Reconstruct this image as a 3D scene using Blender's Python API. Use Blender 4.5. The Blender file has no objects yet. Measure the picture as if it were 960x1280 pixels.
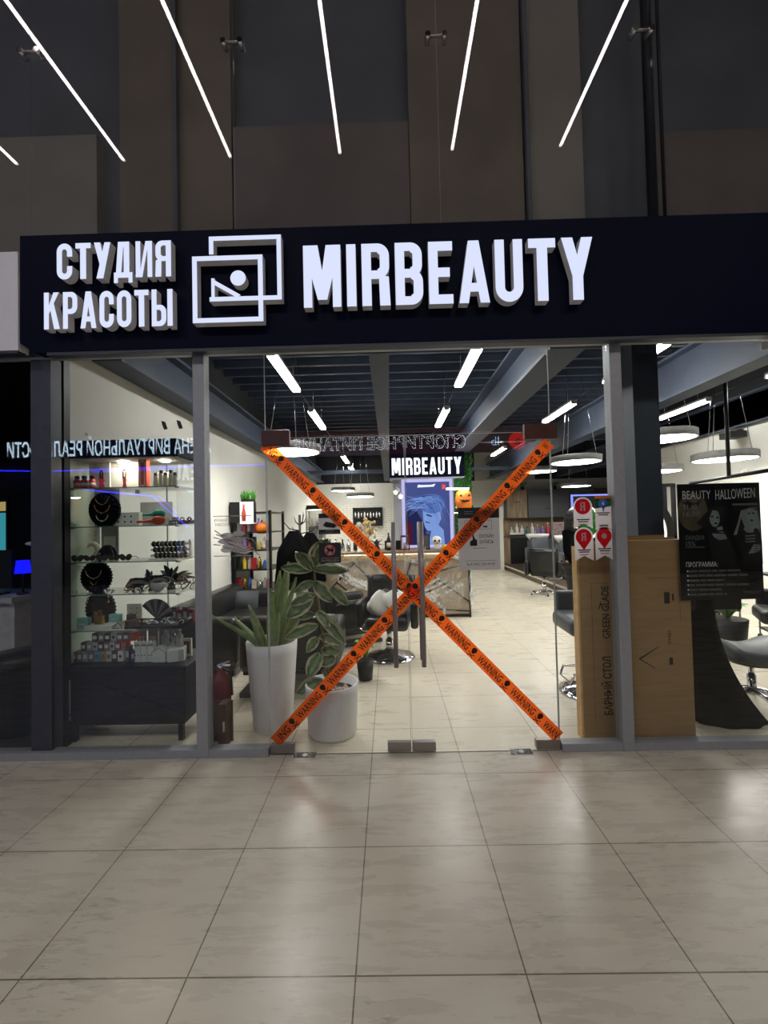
import bpy, bmesh, math, random
from mathutils import Vector as V, Matrix, Euler
S = bpy.context.scene
C = S.collection
PI = math.pi
R = math.radians
random.seed(7)

# ------------------------------------------------------------------ camera
F_PX = 533.27
CAM = V((0, -3, 1.6))
ROT = Matrix.Rotation(.011873, 3, 'Z') @ Matrix.Rotation(PI/2 + .024278, 3, 'X') @ Matrix.Rotation(-.0231, 3, 'Z')
cam = bpy.data.cameras.new('camera')
cam.sensor_fit = 'VERTICAL'; cam.sensor_height = 36; cam.lens = F_PX/1280*36
cam.clip_start = .05; cam.clip_end = 100
co = bpy.data.objects.new('camera', cam); C.objects.link(co)
co.matrix_world = Matrix.Translation(CAM) @ ROT.to_4x4()
S.camera = co

def ray(x, y): return ROT @ V(((x-480)/F_PX, -(y-640)/F_PX, -1))
def at(x, y, Y):                       # the point seen at pixel x, y standing at depth Y
    d = ray(x, y); return CAM + d*((Y-CAM.y)/d.y)

# ------------------------------------------------------------------ world, exposure
w = bpy.data.worlds.new('world'); S.world = w; w.use_nodes = True
w.node_tree.nodes['Background'].inputs[0].default_value = (.5, .55, .65, 1)
w.node_tree.nodes['Background'].inputs[1].default_value = .02
S.view_settings.view_transform = 'Standard'; S.view_settings.look = 'None'
S.view_settings.gamma = 1; S.view_settings.exposure = 0
S.view_settings.use_curve_mapping = False
S.cycles.use_denoising = True
S.cycles.transparent_max_bounces = 40
S.cycles.max_bounces = 8; S.cycles.glossy_bounces = 4; S.cycles.diffuse_bounces = 4
S.cycles.sample_clamp_indirect = 4
S.cycles.caustics_reflective = False; S.cycles.caustics_refractive = False

# ------------------------------------------------------------------ light levels (lamps of the place, plus panels added for the corridor floor)
E_TUBE, E_DISC, E_STRIP, E_SIGN, E_FILL = 55, 26, 13, 1.0, 18

# ------------------------------------------------------------------ materials
def srgb(c):
    if isinstance(c, str): c = [int(c[i:i+2], 16)/255 for i in (0, 2, 4)]
    return tuple(v/12.92 if v <= .04045 else ((v+.055)/1.055)**2.4 for v in c)
MATS = {}
def nt(name):
    m = bpy.data.materials.new(name); m.use_nodes = True
    return m, m.node_tree.nodes, m.node_tree.links, m.node_tree.nodes['Principled BSDF']
def pm(name, col, rough=.5, metal=0, var=.12, scale=14, bump=0, stretch=(1, 1, 1), trans=0, emit=None, es=0, coat=0, alpha=1):
    if name in MATS: return MATS[name]
    m, N, L, b = nt(name); c = srgb(col)
    tc = N.new('ShaderNodeTexCoord'); mp = N.new('ShaderNodeMapping'); mp.inputs['Scale'].default_value = stretch
    nz = N.new('ShaderNodeTexNoise'); nz.inputs['Scale'].default_value = scale; nz.inputs['Detail'].default_value = 3
    L.new(tc.outputs['Object'], mp.inputs[0]); L.new(mp.outputs[0], nz.inputs['Vector'])
    r = N.new('ShaderNodeValToRGB')
    r.color_ramp.elements[0].position = .3; r.color_ramp.elements[1].position = .7
    r.color_ramp.elements[0].color = tuple(x*(1-var) for x in c)+(1,)
    r.color_ramp.elements[1].color = tuple(min(1, x*(1+var)) for x in c)+(1,)
    L.new(nz.outputs['Fac'], r.inputs[0]); L.new(r.outputs[0], b.inputs['Base Color'])
    b.inputs['Roughness'].default_value = rough; b.inputs['Metallic'].default_value = metal
    b.inputs['Coat Weight'].default_value = coat; b.inputs['Alpha'].default_value = alpha
    b.inputs['Transmission Weight'].default_value = trans
    if emit: b.inputs['Emission Color'].default_value = srgb(emit)+(1,); b.inputs['Emission Strength'].default_value = es
    if bump:
        bp = N.new('ShaderNodeBump'); bp.inputs['Strength'].default_value = bump; bp.inputs['Distance'].default_value = .01
        L.new(nz.outputs['Fac'], bp.inputs['Height']); L.new(bp.outputs[0], b.inputs['Normal'])
    MATS[name] = m; return m
def em(name, col, s):
    if name in MATS: return MATS[name]
    m = bpy.data.materials.new(name); m.use_nodes = True; N = m.node_tree.nodes; L = m.node_tree.links
    N.remove(N['Principled BSDF']); e = N.new('ShaderNodeEmission')
    e.inputs[0].default_value = srgb(col)+(1,); e.inputs[1].default_value = s
    L.new(e.outputs[0], N['Material Output'].inputs[0]); MATS[name] = m; return m
def glassm(name, tint, refl, rough=0):           # thin clear sheet: tinted pass-through plus an angle dependent mirror
    m = bpy.data.materials.new(name); m.use_nodes = True; N = m.node_tree.nodes; L = m.node_tree.links
    N.remove(N['Principled BSDF'])
    t = N.new('ShaderNodeBsdfTransparent'); t.inputs[0].default_value = tuple(tint)+(1,)
    g = N.new('ShaderNodeBsdfGlossy'); g.inputs['Roughness'].default_value = rough
    lw = N.new('ShaderNodeLayerWeight'); lw.inputs[0].default_value = .5
    p = N.new('ShaderNodeMath'); p.operation = 'POWER'; p.inputs[1].default_value = 4
    ma = N.new('ShaderNodeMath'); ma.operation = 'MULTIPLY_ADD'; ma.inputs[1].default_value = .8; ma.inputs[2].default_value = refl; ma.use_clamp = True
    mx = N.new('ShaderNodeMixShader')
    L.new(lw.outputs['Facing'], p.inputs[0]); L.new(p.outputs[0], ma.inputs[0]); L.new(ma.outputs[0], mx.inputs[0])
    L.new(t.outputs[0], mx.inputs[1]); L.new(g.outputs[0], mx.inputs[2]); L.new(mx.outputs[0], N['Material Output'].inputs[0])
    MATS[name] = m; return m
def tile_mat(name, c1, c2, grout, rough, wear=1):
    m, N, L, b = nt(name)
    g = N.new('ShaderNodeNewGeometry')
    mp = N.new('ShaderNodeMapping'); mp.inputs['Location'].default_value = (.156+6, 1.455+12, 0)
    L.new(g.outputs['Position'], mp.inputs[0])
    br = N.new('ShaderNodeTexBrick'); br.offset = 0; br.squash = 1
    for k, v in (('Scale', 1), ('Mortar Size', .003), ('Mortar Smooth', .1), ('Brick Width', .6), ('Row Height', .6), ('Bias', 0)): br.inputs[k].default_value = v
    br.inputs['Color1'].default_value = srgb(c1)+(1,); br.inputs['Color2'].default_value = srgb(c2)+(1,); br.inputs['Mortar'].default_value = srgb(grout)+(1,)
    L.new(mp.outputs[0], br.inputs['Vector'])
    m2 = N.new('ShaderNodeMapping'); m2.inputs['Scale'].default_value = (1.2, 6, 1); L.new(g.outputs['Position'], m2.inputs[0])
    nz = N.new('ShaderNodeTexNoise'); nz.inputs['Scale'].default_value = 2.2; nz.inputs['Detail'].default_value = 6; nz.inputs['Roughness'].default_value = .65
    L.new(m2.outputs[0], nz.inputs['Vector'])
    r = N.new('ShaderNodeValToRGB'); r.color_ramp.elements[0].position = .3; r.color_ramp.elements[1].position = .72
    r.color_ramp.elements[0].color = (1-.2*wear, 1-.21*wear, 1-.22*wear, 1); r.color_ramp.elements[1].color = (1, 1, 1, 1); L.new(nz.outputs['Fac'], r.inputs[0])
    mx = N.new('ShaderNodeMix'); mx.data_type = 'RGBA'; mx.blend_type = 'MULTIPLY'; mx.inputs[0].default_value = 1
    L.new(br.outputs['Color'], mx.inputs[6]); L.new(r.outputs[0], mx.inputs[7])
    m3 = N.new('ShaderNodeMapping'); m3.inputs['Scale'].default_value = (9, 34, 1); L.new(g.outputs['Position'], m3.inputs[0])
    n3 = N.new('ShaderNodeTexNoise'); n3.inputs['Scale'].default_value = 1.6; n3.inputs['Detail'].default_value = 4; L.new(m3.outputs[0], n3.inputs['Vector'])
    n4 = N.new('ShaderNodeTexNoise'); n4.inputs['Scale'].default_value = 2.1; L.new(g.outputs['Position'], n4.inputs['Vector'])
    ad = N.new('ShaderNodeMath'); ad.operation = 'MULTIPLY'; L.new(n3.outputs['Fac'], ad.inputs[0]); L.new(n4.outputs['Fac'], ad.inputs[1])
    r3 = N.new('ShaderNodeValToRGB'); r3.color_ramp.elements[0].position = .37; r3.color_ramp.elements[1].position = .42
    r3.color_ramp.elements[0].color = (1, 1, 1, 1); r3.color_ramp.elements[1].color = (1-.38*wear, 1-.4*wear, 1-.42*wear, 1); L.new(ad.outputs[0], r3.inputs[0])
    mx2 = N.new('ShaderNodeMix'); mx2.data_type = 'RGBA'; mx2.blend_type = 'MULTIPLY'; mx2.inputs[0].default_value = 1
    L.new(mx.outputs[2], mx2.inputs[6]); L.new(r3.outputs[0], mx2.inputs[7]); L.new(mx2.outputs[2], b.inputs['Base Color'])
    rr = N.new('ShaderNodeMapRange'); rr.inputs[3].default_value = rough-.07; rr.inputs[4].default_value = rough+.13
    L.new(nz.outputs['Fac'], rr.inputs[0]); L.new(rr.outputs[0], b.inputs['Roughness'])
    bp = N.new('ShaderNodeBump'); bp.inputs['Strength'].default_value = .12; bp.inputs['Distance'].default_value = .004
    L.new(nz.outputs['Fac'], bp.inputs['Height']); L.new(bp.outputs[0], b.inputs['Normal'])
    b.inputs['Specular IOR Level'].default_value = .6
    MATS[name] = m; return m
def wood_mat(name, c1, c2, scale=2.5, stretch=(8, 8, .8)):
    return pm(name, c1, .55, var=.28, scale=scale, stretch=stretch, bump=.15)
def brick_mat(name, c, mort):
    m, N, L, b = nt(name); tc = N.new('ShaderNodeTexCoord'); mp = N.new('ShaderNodeMapping'); mp.inputs['Rotation'].default_value = (PI/2, 0, 0)
    L.new(tc.outputs['Object'], mp.inputs[0]); br = N.new('ShaderNodeTexBrick'); L.new(mp.outputs[0], br.inputs['Vector'])
    for k, v in (('Scale', 1), ('Mortar Size', .006), ('Brick Width', .24), ('Row Height', .075)): br.inputs[k].default_value = v
    for k, v in (('Color1', c), ('Color2', c), ('Mortar', mort)): br.inputs[k].default_value = srgb(v)+(1,)
    L.new(br.outputs['Color'], b.inputs['Base Color']); b.inputs['Roughness'].default_value = .35
    bp = N.new('ShaderNodeBump'); bp.inputs['Strength'].default_value = .4; bp.inputs['Distance'].default_value = .01; bp.invert = True
    L.new(br.outputs['Fac'], bp.inputs['Height']); L.new(bp.outputs[0], b.inputs['Normal']); MATS[name] = m; return m
def tape_mat(name, c):
    m = bpy.data.materials.new(name); m.use_nodes = True; N = m.node_tree.nodes; L = m.node_tree.links; N.remove(N['Principled BSDF'])
    d = N.new('ShaderNodeBsdfDiffuse'); t = N.new('ShaderNodeBsdfTranslucent'); g = N.new('ShaderNodeBsdfGlossy'); tr = N.new('ShaderNodeBsdfTransparent')
    nz = N.new('ShaderNodeTexNoise'); nz.inputs['Scale'].default_value = 9; tc = N.new('ShaderNodeTexCoord'); L.new(tc.outputs['Object'], nz.inputs[0])
    r = N.new('ShaderNodeValToRGB'); k = srgb(c)
    r.color_ramp.elements[0].color = tuple(x*.9 for x in k)+(1,); r.color_ramp.elements[1].color = k+(1,); L.new(nz.outputs['Fac'], r.inputs[0])
    L.new(r.outputs[0], d.inputs[0]); L.new(r.outputs[0], t.inputs[0]); tr.inputs[0].default_value = k+(1,); g.inputs['Roughness'].default_value = .3
    m1 = N.new('ShaderNodeMixShader'); m1.inputs[0].default_value = .8; L.new(d.outputs[0], m1.inputs[1]); L.new(t.outputs[0], m1.inputs[2])
    m2 = N.new('ShaderNodeMixShader'); m2.inputs[0].default_value = .2; L.new(m1.outputs[0], m2.inputs[1]); L.new(tr.outputs[0], m2.inputs[2])
    m3 = N.new('ShaderNodeMixShader'); m3.inputs[0].default_value = .04; L.new(m2.outputs[0], m3.inputs[1]); L.new(g.outputs[0], m3.inputs[2])
    L.new(m3.outputs[0], N['Material Output'].inputs[0]); MATS[name] = m; return m
def web_mat(name, lo=.05, hi=.75):
    m = bpy.data.materials.new(name); m.use_nodes = True; N = m.node_tree.nodes; L = m.node_tree.links; b = N['Principled BSDF']
    b.inputs['Base Color'].default_value = (.85, .85, .82, 1); b.inputs['Roughness'].default_value = .8
    nz = N.new('ShaderNodeTexNoise'); nz.inputs['Scale'].default_value = 22; nz.inputs['Detail'].default_value = 5; tc = N.new('ShaderNodeTexCoord'); L.new(tc.outputs['Object'], nz.inputs[0])
    mr = N.new('ShaderNodeMapRange'); mr.inputs[1].default_value = .35; mr.inputs[2].default_value = .7; mr.inputs[3].default_value = lo; mr.inputs[4].default_value = hi
    L.new(nz.outputs['Fac'], mr.inputs[0]); L.new(mr.outputs[0], b.inputs['Alpha']); MATS[name] = m; return m

tile_mat('floor_tiles', 'c8c1b2', 'c3bcad', '6b6054', .25, .6)
tile_mat('shop_tiles_lit', 'dfd5c0', 'dbd1bc', '8a7c68', .26, .12)  # same tile as outside, its colour lightened for the light in the shop
glassm('pane_glass', (.95, .965, .96), .032)
glassm('case_glass', (.95, .975, .96), .03)
glassm('upper_glass', (.85, .85, .86), .09)
pm('wall_white', 'dfddd4', .8, var=.03, scale=3, bump=.03)
pm('wall_grey', 'b9b8b0', .85, var=.05, scale=2)
brick_mat('white_brick', 'e6e3d8', 'b8b5aa')
pm('deck_dark', '15181f', .7, var=.15, scale=4)
pm('joist', '333c4e', .55, var=.15, scale=5)
pm('beam', '363f50', .6, var=.1, scale=6)
pm('dark_fascia', '14161b', .8)
pm('alu', '9a9da2', .45, .2, var=.05, scale=30)
pm('alu_dark', '3c3f46', .45, .4, var=.06)
pm('black_metal', '17181a', .4, .3)
pm('black_plastic', '141416', .4)
pm('chrome', 'd8d8da', .12, 1, var=.03)
pm('steel', '9a9591', .3, .9, var=.05)
pm('handle_metal', '94898c', .35, .3, var=.05)
pm('sign_black', '060b22', .5, var=.1, scale=3)
MATS['sign_black'].node_tree.nodes['Principled BSDF'].inputs['Specular IOR Level'].default_value = .06
pm('sign_grey', 'b9b6b6', .6, emit='c8c4c6', es=.07)  # faint emission stands for the letters' glow on their own sides
em('sign_white', 'dce4ff', E_SIGN)
em('tube_light', 'fcfaf6', E_TUBE); em('disc_light', 'fffaf4', E_DISC)
em('strip_light', 'fff2ee', E_STRIP); em('floor_fill_light', 'fff8f2', E_FILL)
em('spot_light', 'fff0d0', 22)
em('blue_led', '2a2cff', 14); em('blue_screen', '1020ff', .9)
pm('leather', '121315', .36, var=.2, scale=40, bump=.08)
pm('leather_grey', '4b4f55', .42, var=.12, scale=30, bump=.06)
pm('cloth_black', '060607', .9, var=.2, scale=12, bump=.02)
pm('pot_white', 'e4e2e4', .5, var=.03, scale=40, bump=.04)
pm('soil', '2d241d', .95, var=.5, scale=60, bump=.5)
pm('pebble', 'c7b9a8', .8, var=.3, scale=50)
pm('cardboard', 'a08058', .8, var=.08, scale=5, stretch=(1, 1, 8))
pm('card_print', '33260f', .8)
pm('card_edge', 'd0ab77', .8)
pm('white', 'e9e6e0', .5, var=.04); pm('cream', 'd8cfb8', .6); pm('black', '0e0e10', .5); pm('grey', '7d7b7a', .6); pm('lightgrey', 'b8b4b4', .6)
pm('red', 'b01822', .45); pm('dark_red', '6e1a20', .45); pm('pink', 'd8406a', .5); pm('teal', '1f7f78', .45); pm('orange', 'ef7d1c', .5); pm('coral', 'd8573c', .45)
pm('gold', 'd8a94a', .25, 1); pm('silver', 'cfcfd2', .25, 1); pm('blue', '3a6fc0', .5); pm('purple', '9a7bc0', .5); pm('yellow', 'e0c030', .5); pm('maroon', '5a1f2a', .5); pm('brown', '5c4030', .6)
pm('skin', 'c89a80', .55, var=.05); pm('hair_dark', '120d0b', .75, var=.3, scale=60, stretch=(6, 6, .5), bump=.3)
MATS['cloth_black'].node_tree.nodes['Principled BSDF'].inputs['Specular IOR Level'].default_value = .08
def paper(name, c, tl=.55):
    m = bpy.data.materials.new(name); m.use_nodes = True; N = m.node_tree.nodes; L = m.node_tree.links; N.remove(N['Principled BSDF'])
    d = N.new('ShaderNodeBsdfDiffuse'); t = N.new('ShaderNodeBsdfTranslucent'); nz = N.new('ShaderNodeTexNoise'); nz.inputs['Scale'].default_value = 30
    r = N.new('ShaderNodeValToRGB'); k = srgb(c); r.color_ramp.elements[0].color = tuple(x*.94 for x in k)+(1,); r.color_ramp.elements[1].color = k+(1,)
    tc = N.new('ShaderNodeTexCoord'); L.new(tc.outputs['Object'], nz.inputs[0]); L.new(nz.outputs['Fac'], r.inputs[0]); L.new(r.outputs[0], d.inputs[0]); L.new(r.outputs[0], t.inputs[0])
    x = N.new('ShaderNodeMixShader'); x.inputs[0].default_value = tl; L.new(d.outputs[0], x.inputs[1]); L.new(t.outputs[0], x.inputs[2]); L.new(x.outputs[0], N['Material Output'].inputs[0]); MATS[name] = m; return m
tape_mat('tape', 'ff6c1c'); web_mat('web', .25, .95); web_mat('web_thin', .0, .3)
wood_mat('wood_warm', '9a8468', 0); wood_mat('wood_dark', '55463a', 0)
pm('cab_grey', '54565a', .5, var=.06)
pm('desk_panel', 'a4937e', .45, var=.1, scale=6); pm('desk_top', '8a6f55', .4, var=.2, scale=5, stretch=(1, 8, 8))
pm('moss', '22581f', .95, var=.6, scale=45, bump=1.0)
pm('leaf_green', '748a62', .4, var=.3, scale=18); pm('leaf_cream', 'd6d6b4', .45, var=.15); pm('leaf_bright', '4f9a35', .5, var=.3, scale=25); pm('stem', '6a5a3a', .7); pm('leaf_yellow', '9aa045', .45)
pm('dried', 'c8ac7c', .9, var=.3)

# ------------------------------------------------------------------ geometry helpers
class MB:
    def __init__(s): s.v = []; s.f = []; s.m = []; s.mats = []; s.sm = []
    def mi(s, mat):
        if mat not in s.mats: s.mats.append(mat)
        return s.mats.index(mat)
    def add(s, vs, fs, mat, smooth=False):
        o = len(s.v); s.v += [tuple(v) for v in vs]; k = s.mi(mat)
        for f in fs: s.f.append([i+o for i in f]); s.m.append(k); s.sm.append(smooth)
        return s
    def box(s, c, d, mat='white', rz=0, rx=0, ry=0, taper=1):
        x, y, z = [k/2 for k in d]; vs = []
        M = Euler((rx, ry, rz)).to_matrix(); c = V(c)
        for sz in (-1, 1):
            q = taper if sz > 0 else 1
            for sx, sy in ((-1, -1), (1, -1), (1, 1), (-1, 1)): vs.append(c + M @ V((sx*x*q, sy*y*q, sz*z)))
        return s.add(vs, [(3, 2, 1, 0), (4, 5, 6, 7), (0, 1, 5, 4), (1, 2, 6, 5), (2, 3, 7, 6), (3, 0, 4, 7)], mat)
    def bx(s, x0, x1, y0, y1, z0, z1, mat='white'): return s.box(((x0+x1)/2, (y0+y1)/2, (z0+z1)/2), (x1-x0, y1-y0, z1-z0), mat)
    def tube(s, pts, r, mat='black_metal', n=8, caps=True):
        pts = [V(p) for p in pts]; rs = r if isinstance(r, (list, tuple)) else [r]*len(pts)
        vs = []; fs = []; up = None
        for i, p in enumerate(pts):
            t = ((pts[min(i+1, len(pts)-1)]-p).normalized() + (p-pts[max(i-1, 0)]).normalized()).normalized()
            if up is None: up = V((0, 0, 1)) if abs(t.z) < .9 else V((1, 0, 0))
            a = t.cross(up).normalized(); b = a.cross(t).normalized(); up = b
            for k in range(n): q = 2*PI*k/n; vs.append(p + (a*math.cos(q)+b*math.sin(q))*rs[i])
        for i in range(len(pts)-1):
            for k in range(n): fs.append((i*n+k, i*n+(k+1) % n, (i+1)*n+(k+1) % n, (i+1)*n+k))
        s.add(vs, fs, mat, True)
        if caps:
            o = len(s.v)-len(vs); k = s.mi(mat)
            for q in (list(range(n))[::-1], [(len(pts)-1)*n+j for j in range(n)]): s.f.append([o+j for j in q]); s.m.append(k); s.sm.append(False)
        return s
    def lathe(s, prof, mat='white', n=24, c=(0, 0, 0), sx=1, sy=1, smooth=True, mats=None, M=None, caps=True):
        vs = []; c = V(c)
        for r, z in prof:
            for k in range(n):
                q = 2*PI*k/n; p = V((r*math.cos(q)*sx, r*math.sin(q)*sy, z)); vs.append(c + (M @ p if M else p))
        for i in range(len(prof)-1):
            pass
        fs = [(i*n+k, i*n+(k+1) % n, (i+1)*n+(k+1) % n, (i+1)*n+k) for i in range(len(prof)-1) for k in range(n)]
        o = len(s.v); s.add(vs, fs, mat, smooth)
        if mats:
            base = len(s.f)-len(fs)
            for i in range(len(prof)-1):
                for k in range(n): s.m[base+i*n+k] = s.mi(mats[i])
        for i, rev in ((0, True), (len(prof)-1, False)):
            if caps and prof[i][0] > .0011:
                q = [o+i*n+k for k in range(n)]; s.f.append(q[::-1] if rev else q); s.m.append(s.mi((mats[0] if rev else mats[-1]) if mats else mat)); s.sm.append(False)
        return s
    def ball(s, c, r, mat='white', n=14, sc=(1, 1, 1), M=None):
        m = n//2; prof = [(math.sin(PI*i/m)*r, -math.cos(PI*i/m)*r*sc[2]) for i in range(m+1)]
        prof[0] = (1e-6, prof[0][1]); prof[-1] = (1e-6, prof[-1][1])
        return s.lathe(prof, mat, n, c, sc[0], sc[1], M=M)
    def prism(s, poly, o, u, v, d, mat='white', back=None, side=None):
        # polygon in the (u, v) plane at o, pushed back by vector d (front stays at o)
        o, u, v, d = V(o), V(u), V(v), V(d); n = len(poly)
        fr = [o+u*a+v*b for a, b in poly]; bk = [p+d for p in fr]; base = len(s.v)
        s.add(fr+bk, [list(range(n))], mat)
        k2 = s.mi(side or mat)
        s.f.append([base+n+i for i in range(n)][::-1]); s.m.append(s.mi(back or side or mat)); s.sm.append(False)
        for i in range(n): j = (i+1) % n; s.f.append([base+i, base+n+i, base+n+j, base+j]); s.m.append(k2); s.sm.append(False)
        return s
    def flat(s, poly, o, u, v, mat): o, u, v = V(o), V(u), V(v); return s.add([o+u*a+v*b for a, b in poly], [list(range(len(poly)))], mat)
    def rect(s, a0, a1, b0, b1, o, u, v, mat): return s.flat([(a0, b0), (a1, b0), (a1, b1), (a0, b1)], o, u, v, mat)
    def disc(s, a, b, r, o, u, v, mat, n=24, ry=None): return s.flat([(a+r*math.cos(2*PI*k/n), b+(ry or r)*math.sin(2*PI*k/n)) for k in range(n)], o, u, v, mat)
    def ring(s, a, b, r0, r1, o, u, v, mat, n=32):
        o, u, v = V(o), V(u), V(v); vs = []
        for k in range(n):
            q = 2*PI*k/n
            for r in (r0, r1): vs.append(o+u*(a+r*math.cos(q))+v*(b+r*math.sin(q)))
        return s.add(vs, [(2*k, 2*k+1, (2*k+3) % (2*n), (2*k+2) % (2*n)) for k in range(n)], mat)
    def grid(s, fn, nu, nv, mat, smooth=True):
        vs = [fn(i/nu, j/nv) for j in range(nv+1) for i in range(nu+1)]
        return s.add(vs, [(j*(nu+1)+i, j*(nu+1)+i+1, (j+1)*(nu+1)+i+1, (j+1)*(nu+1)+i) for j in range(nv) for i in range(nu)], mat, smooth)
    def text(s, t, o, u, v, mat, w=None, h=.1, a=0, b=0, align='C', off=0, d=None):
        # lettering: cap height h, width w (natural when None), anchored at (a, b) baseline
        vs, fs, W, H = text_mesh(t, off)
        ky = h/H; kx = (w/W) if w else ky
        x0 = {'L': 0, 'C': -W*kx/2, 'R': -W*kx}[align]
        o, u, v = V(o), V(u), V(v)
        P = [o+u*(a+x0+x*kx)+v*(b+y*ky) for x, y in vs]
        s.add(P, fs, mat)
        return s
    def build(s, name, parent=None, loc=None, rz=0, bevel=0, seg=2, solid=0, sub=0, recalc=False):
        me = bpy.data.meshes.new(name); me.from_pydata(s.v, [], s.f)
        for m in s.mats: me.materials.append(MATS[m])
        me.polygons.foreach_set('material_index', s.m); me.polygons.foreach_set('use_smooth', s.sm)
        if recalc:
            b = bmesh.new(); b.from_mesh(me); bmesh.ops.recalc_face_normals(b, faces=b.faces); b.to_mesh(me); b.free()
        me.update()
        o = bpy.data.objects.new(name, me); C.objects.link(o)
        if parent: o.parent = parent
        if loc is not None: o.location = loc
        o.rotation_euler.z = rz
        if bevel:
            md = o.modifiers.new('bevel', 'BEVEL'); md.width = bevel; md.segments = seg; md.limit_method = 'ANGLE'; md.angle_limit = R(40)
            for p in me.polygons: p.use_smooth = seg > 2
        if sub: md = o.modifiers.new('sub', 'SUBSURF'); md.levels = sub; md.render_levels = sub
        if solid: md = o.modifiers.new('solid', 'SOLIDIFY'); md.thickness = solid; md.offset = 0
        return o
_tc = {}
def text_mesh(t, off=0):
    if (t, off) in _tc: return _tc[(t, off)]
    cu = bpy.data.curves.new('t', 'FONT'); cu.body = t; cu.resolution_u = 3; cu.offset = off
    ob = bpy.data.objects.new('t', cu); C.objects.link(ob)
    dg = bpy.context.evaluated_depsgraph_get(); me = ob.evaluated_get(dg).to_mesh()
    vs = [(v.co.x, v.co.y) for v in me.vertices]; fs = [list(p.vertices) for p in me.polygons]
    ob.evaluated_get(dg).to_mesh_clear(); bpy.data.objects.remove(ob); bpy.data.curves.remove(cu)
    if not vs: vs = [(0, 0), (1, 0), (1, 1)]; fs = [[0, 1, 2]]
    x0 = min(v[0] for v in vs); x1 = max(v[0] for v in vs); H = .73 if any(c.islower() or c.isdigit() or c.isupper() for c in t) else 1
    _tc[(t, off)] = ([(x-x0, y) for x, y in vs], fs, x1-x0, H); return _tc[(t, off)]

def tag(o, label=None, cat=None, group=None, kind=None):
    if label: o['label'] = label
    if cat: o['category'] = cat
    if group: o['group'] = group
    if kind: o['kind'] = kind
    return o
def T(name, label, cat, loc=(0, 0, 0), rz=0, group=None):
    o = bpy.data.objects.new(name, None); C.objects.link(o); o.location = loc; o.rotation_euler.z = rz
    o.empty_display_size = .1
    return tag(o, label, cat, group)
def ST(o): o['kind'] = 'structure'; return o
def dup(root, loc, rz, label, group=None, scale=None):
    def cp(o, par):
        c = o.copy(); C.objects.link(c)
        if par: c.parent = par
        for ch in [x for x in bpy.data.objects if x.parent == o]: cp(ch, c)
        return c
    r = cp(root, None); r.location = loc; r.rotation_euler.z = rz; r['label'] = label
    if group: r['group'] = group
    if scale: r.scale = scale
    return r
X, Yv, Z = V((1, 0, 0)), V((0, 1, 0)), V((0, 0, 1))

def solo(name, mb, label, cat, group=None, loc=None, rz=0, **k):
    if loc is None:                                   # built in place: origin moves to the base
        xs, ys, zs = zip(*mb.v); c = V(((min(xs)+max(xs))/2, (min(ys)+max(ys))/2, min(zs)))
        mb.v = [tuple(V(p)-c) for p in mb.v]; loc = c
    o = mb.build(name, None, loc, rz, **k); return tag(o, label, cat, group)
def P(root, name, mb, **k):                           # part given in world coordinates
    o = mb.build(name, root, **k); o.location = -root.location; return o

# ================================================================== STRUCTURE
def struct(name, mb, **k): return ST(mb.build(name, **k))
XL, YB = -2.47, 11.6
struct('floor', MB().bx(-12, 12, -9, 0, -.1, 0, 'floor_tiles'))
struct('floor_shop', MB().bx(XL-.05, 9, 0, YB+.2, -.1, 0, 'shop_tiles_lit'))
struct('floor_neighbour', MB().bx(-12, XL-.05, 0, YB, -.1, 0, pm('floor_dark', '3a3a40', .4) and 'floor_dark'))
struct('floor_platform', MB().bx(3.66, 8.6, 5.8, YB, 0, .15, 'wood_dark').bx(3.645, 3.665, 5.8, YB, .11, .15, 'cream').bx(3.645, 8.6, 5.785, 5.8, .11, .15, 'cream'))
struct('wall_left', MB().bx(XL-.07, XL, .14, YB, 0, 3.1, 'wall_white'))
struct('wall_left_upper', MB().bx(XL-.07, XL, .5, YB, 3.1, 4.0, 'dark_fascia'))
struct('wall_back', MB().bx(XL, 8.6, YB, YB+.15, 0, 2.95, 'wall_white'))
struct('wall_back_upper', MB().bx(XL, 2.95, YB, YB+.15, 2.95, 4.0, 'dark_fascia').bx(5.0, 8.6, YB, YB+.15, 2.95, 4.0, 'dark_fascia').bx(2.95, 5.0, YB, YB+.15, 2.95, 4.0, 'wall_grey'))
struct('wall_back_brick', MB().bx(-1.75, .05, YB-.03, YB, .0, 2.25, 'white_brick'))
struct('wall_right', MB().bx(5.7, 5.85, .1, 6.4, 0, 3.05, 'wall_white').bx(5.85, 8.6, 6.25, 6.4, 0, 3.05, 'wall_white'))
struct('wall_right_upper', MB().bx(5.72, 5.85, .5, 6.4, 3.05, 4, 'dark_fascia').bx(5.85, 8.6, 6.25, 6.4, 3.05, 4, 'dark_fascia'))
struct('wall_right_rear', MB().bx(8.6, 8.75, 6.25, YB, 0, 4.0, 'wall_white'))
struct('baseboard_left', MB().bx(XL, XL+.012, .2, YB, 0, .08, 'grey'))
# white door trim in the back wall
struct('trim_1', MB().bx(3.32, 3.6, 10.55, 10.85, 0, 2.0, 'wall_white').bx(1.75, 3.32, 10.55, 10.85, 1.86, 2.0, 'wall_white'))
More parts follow.
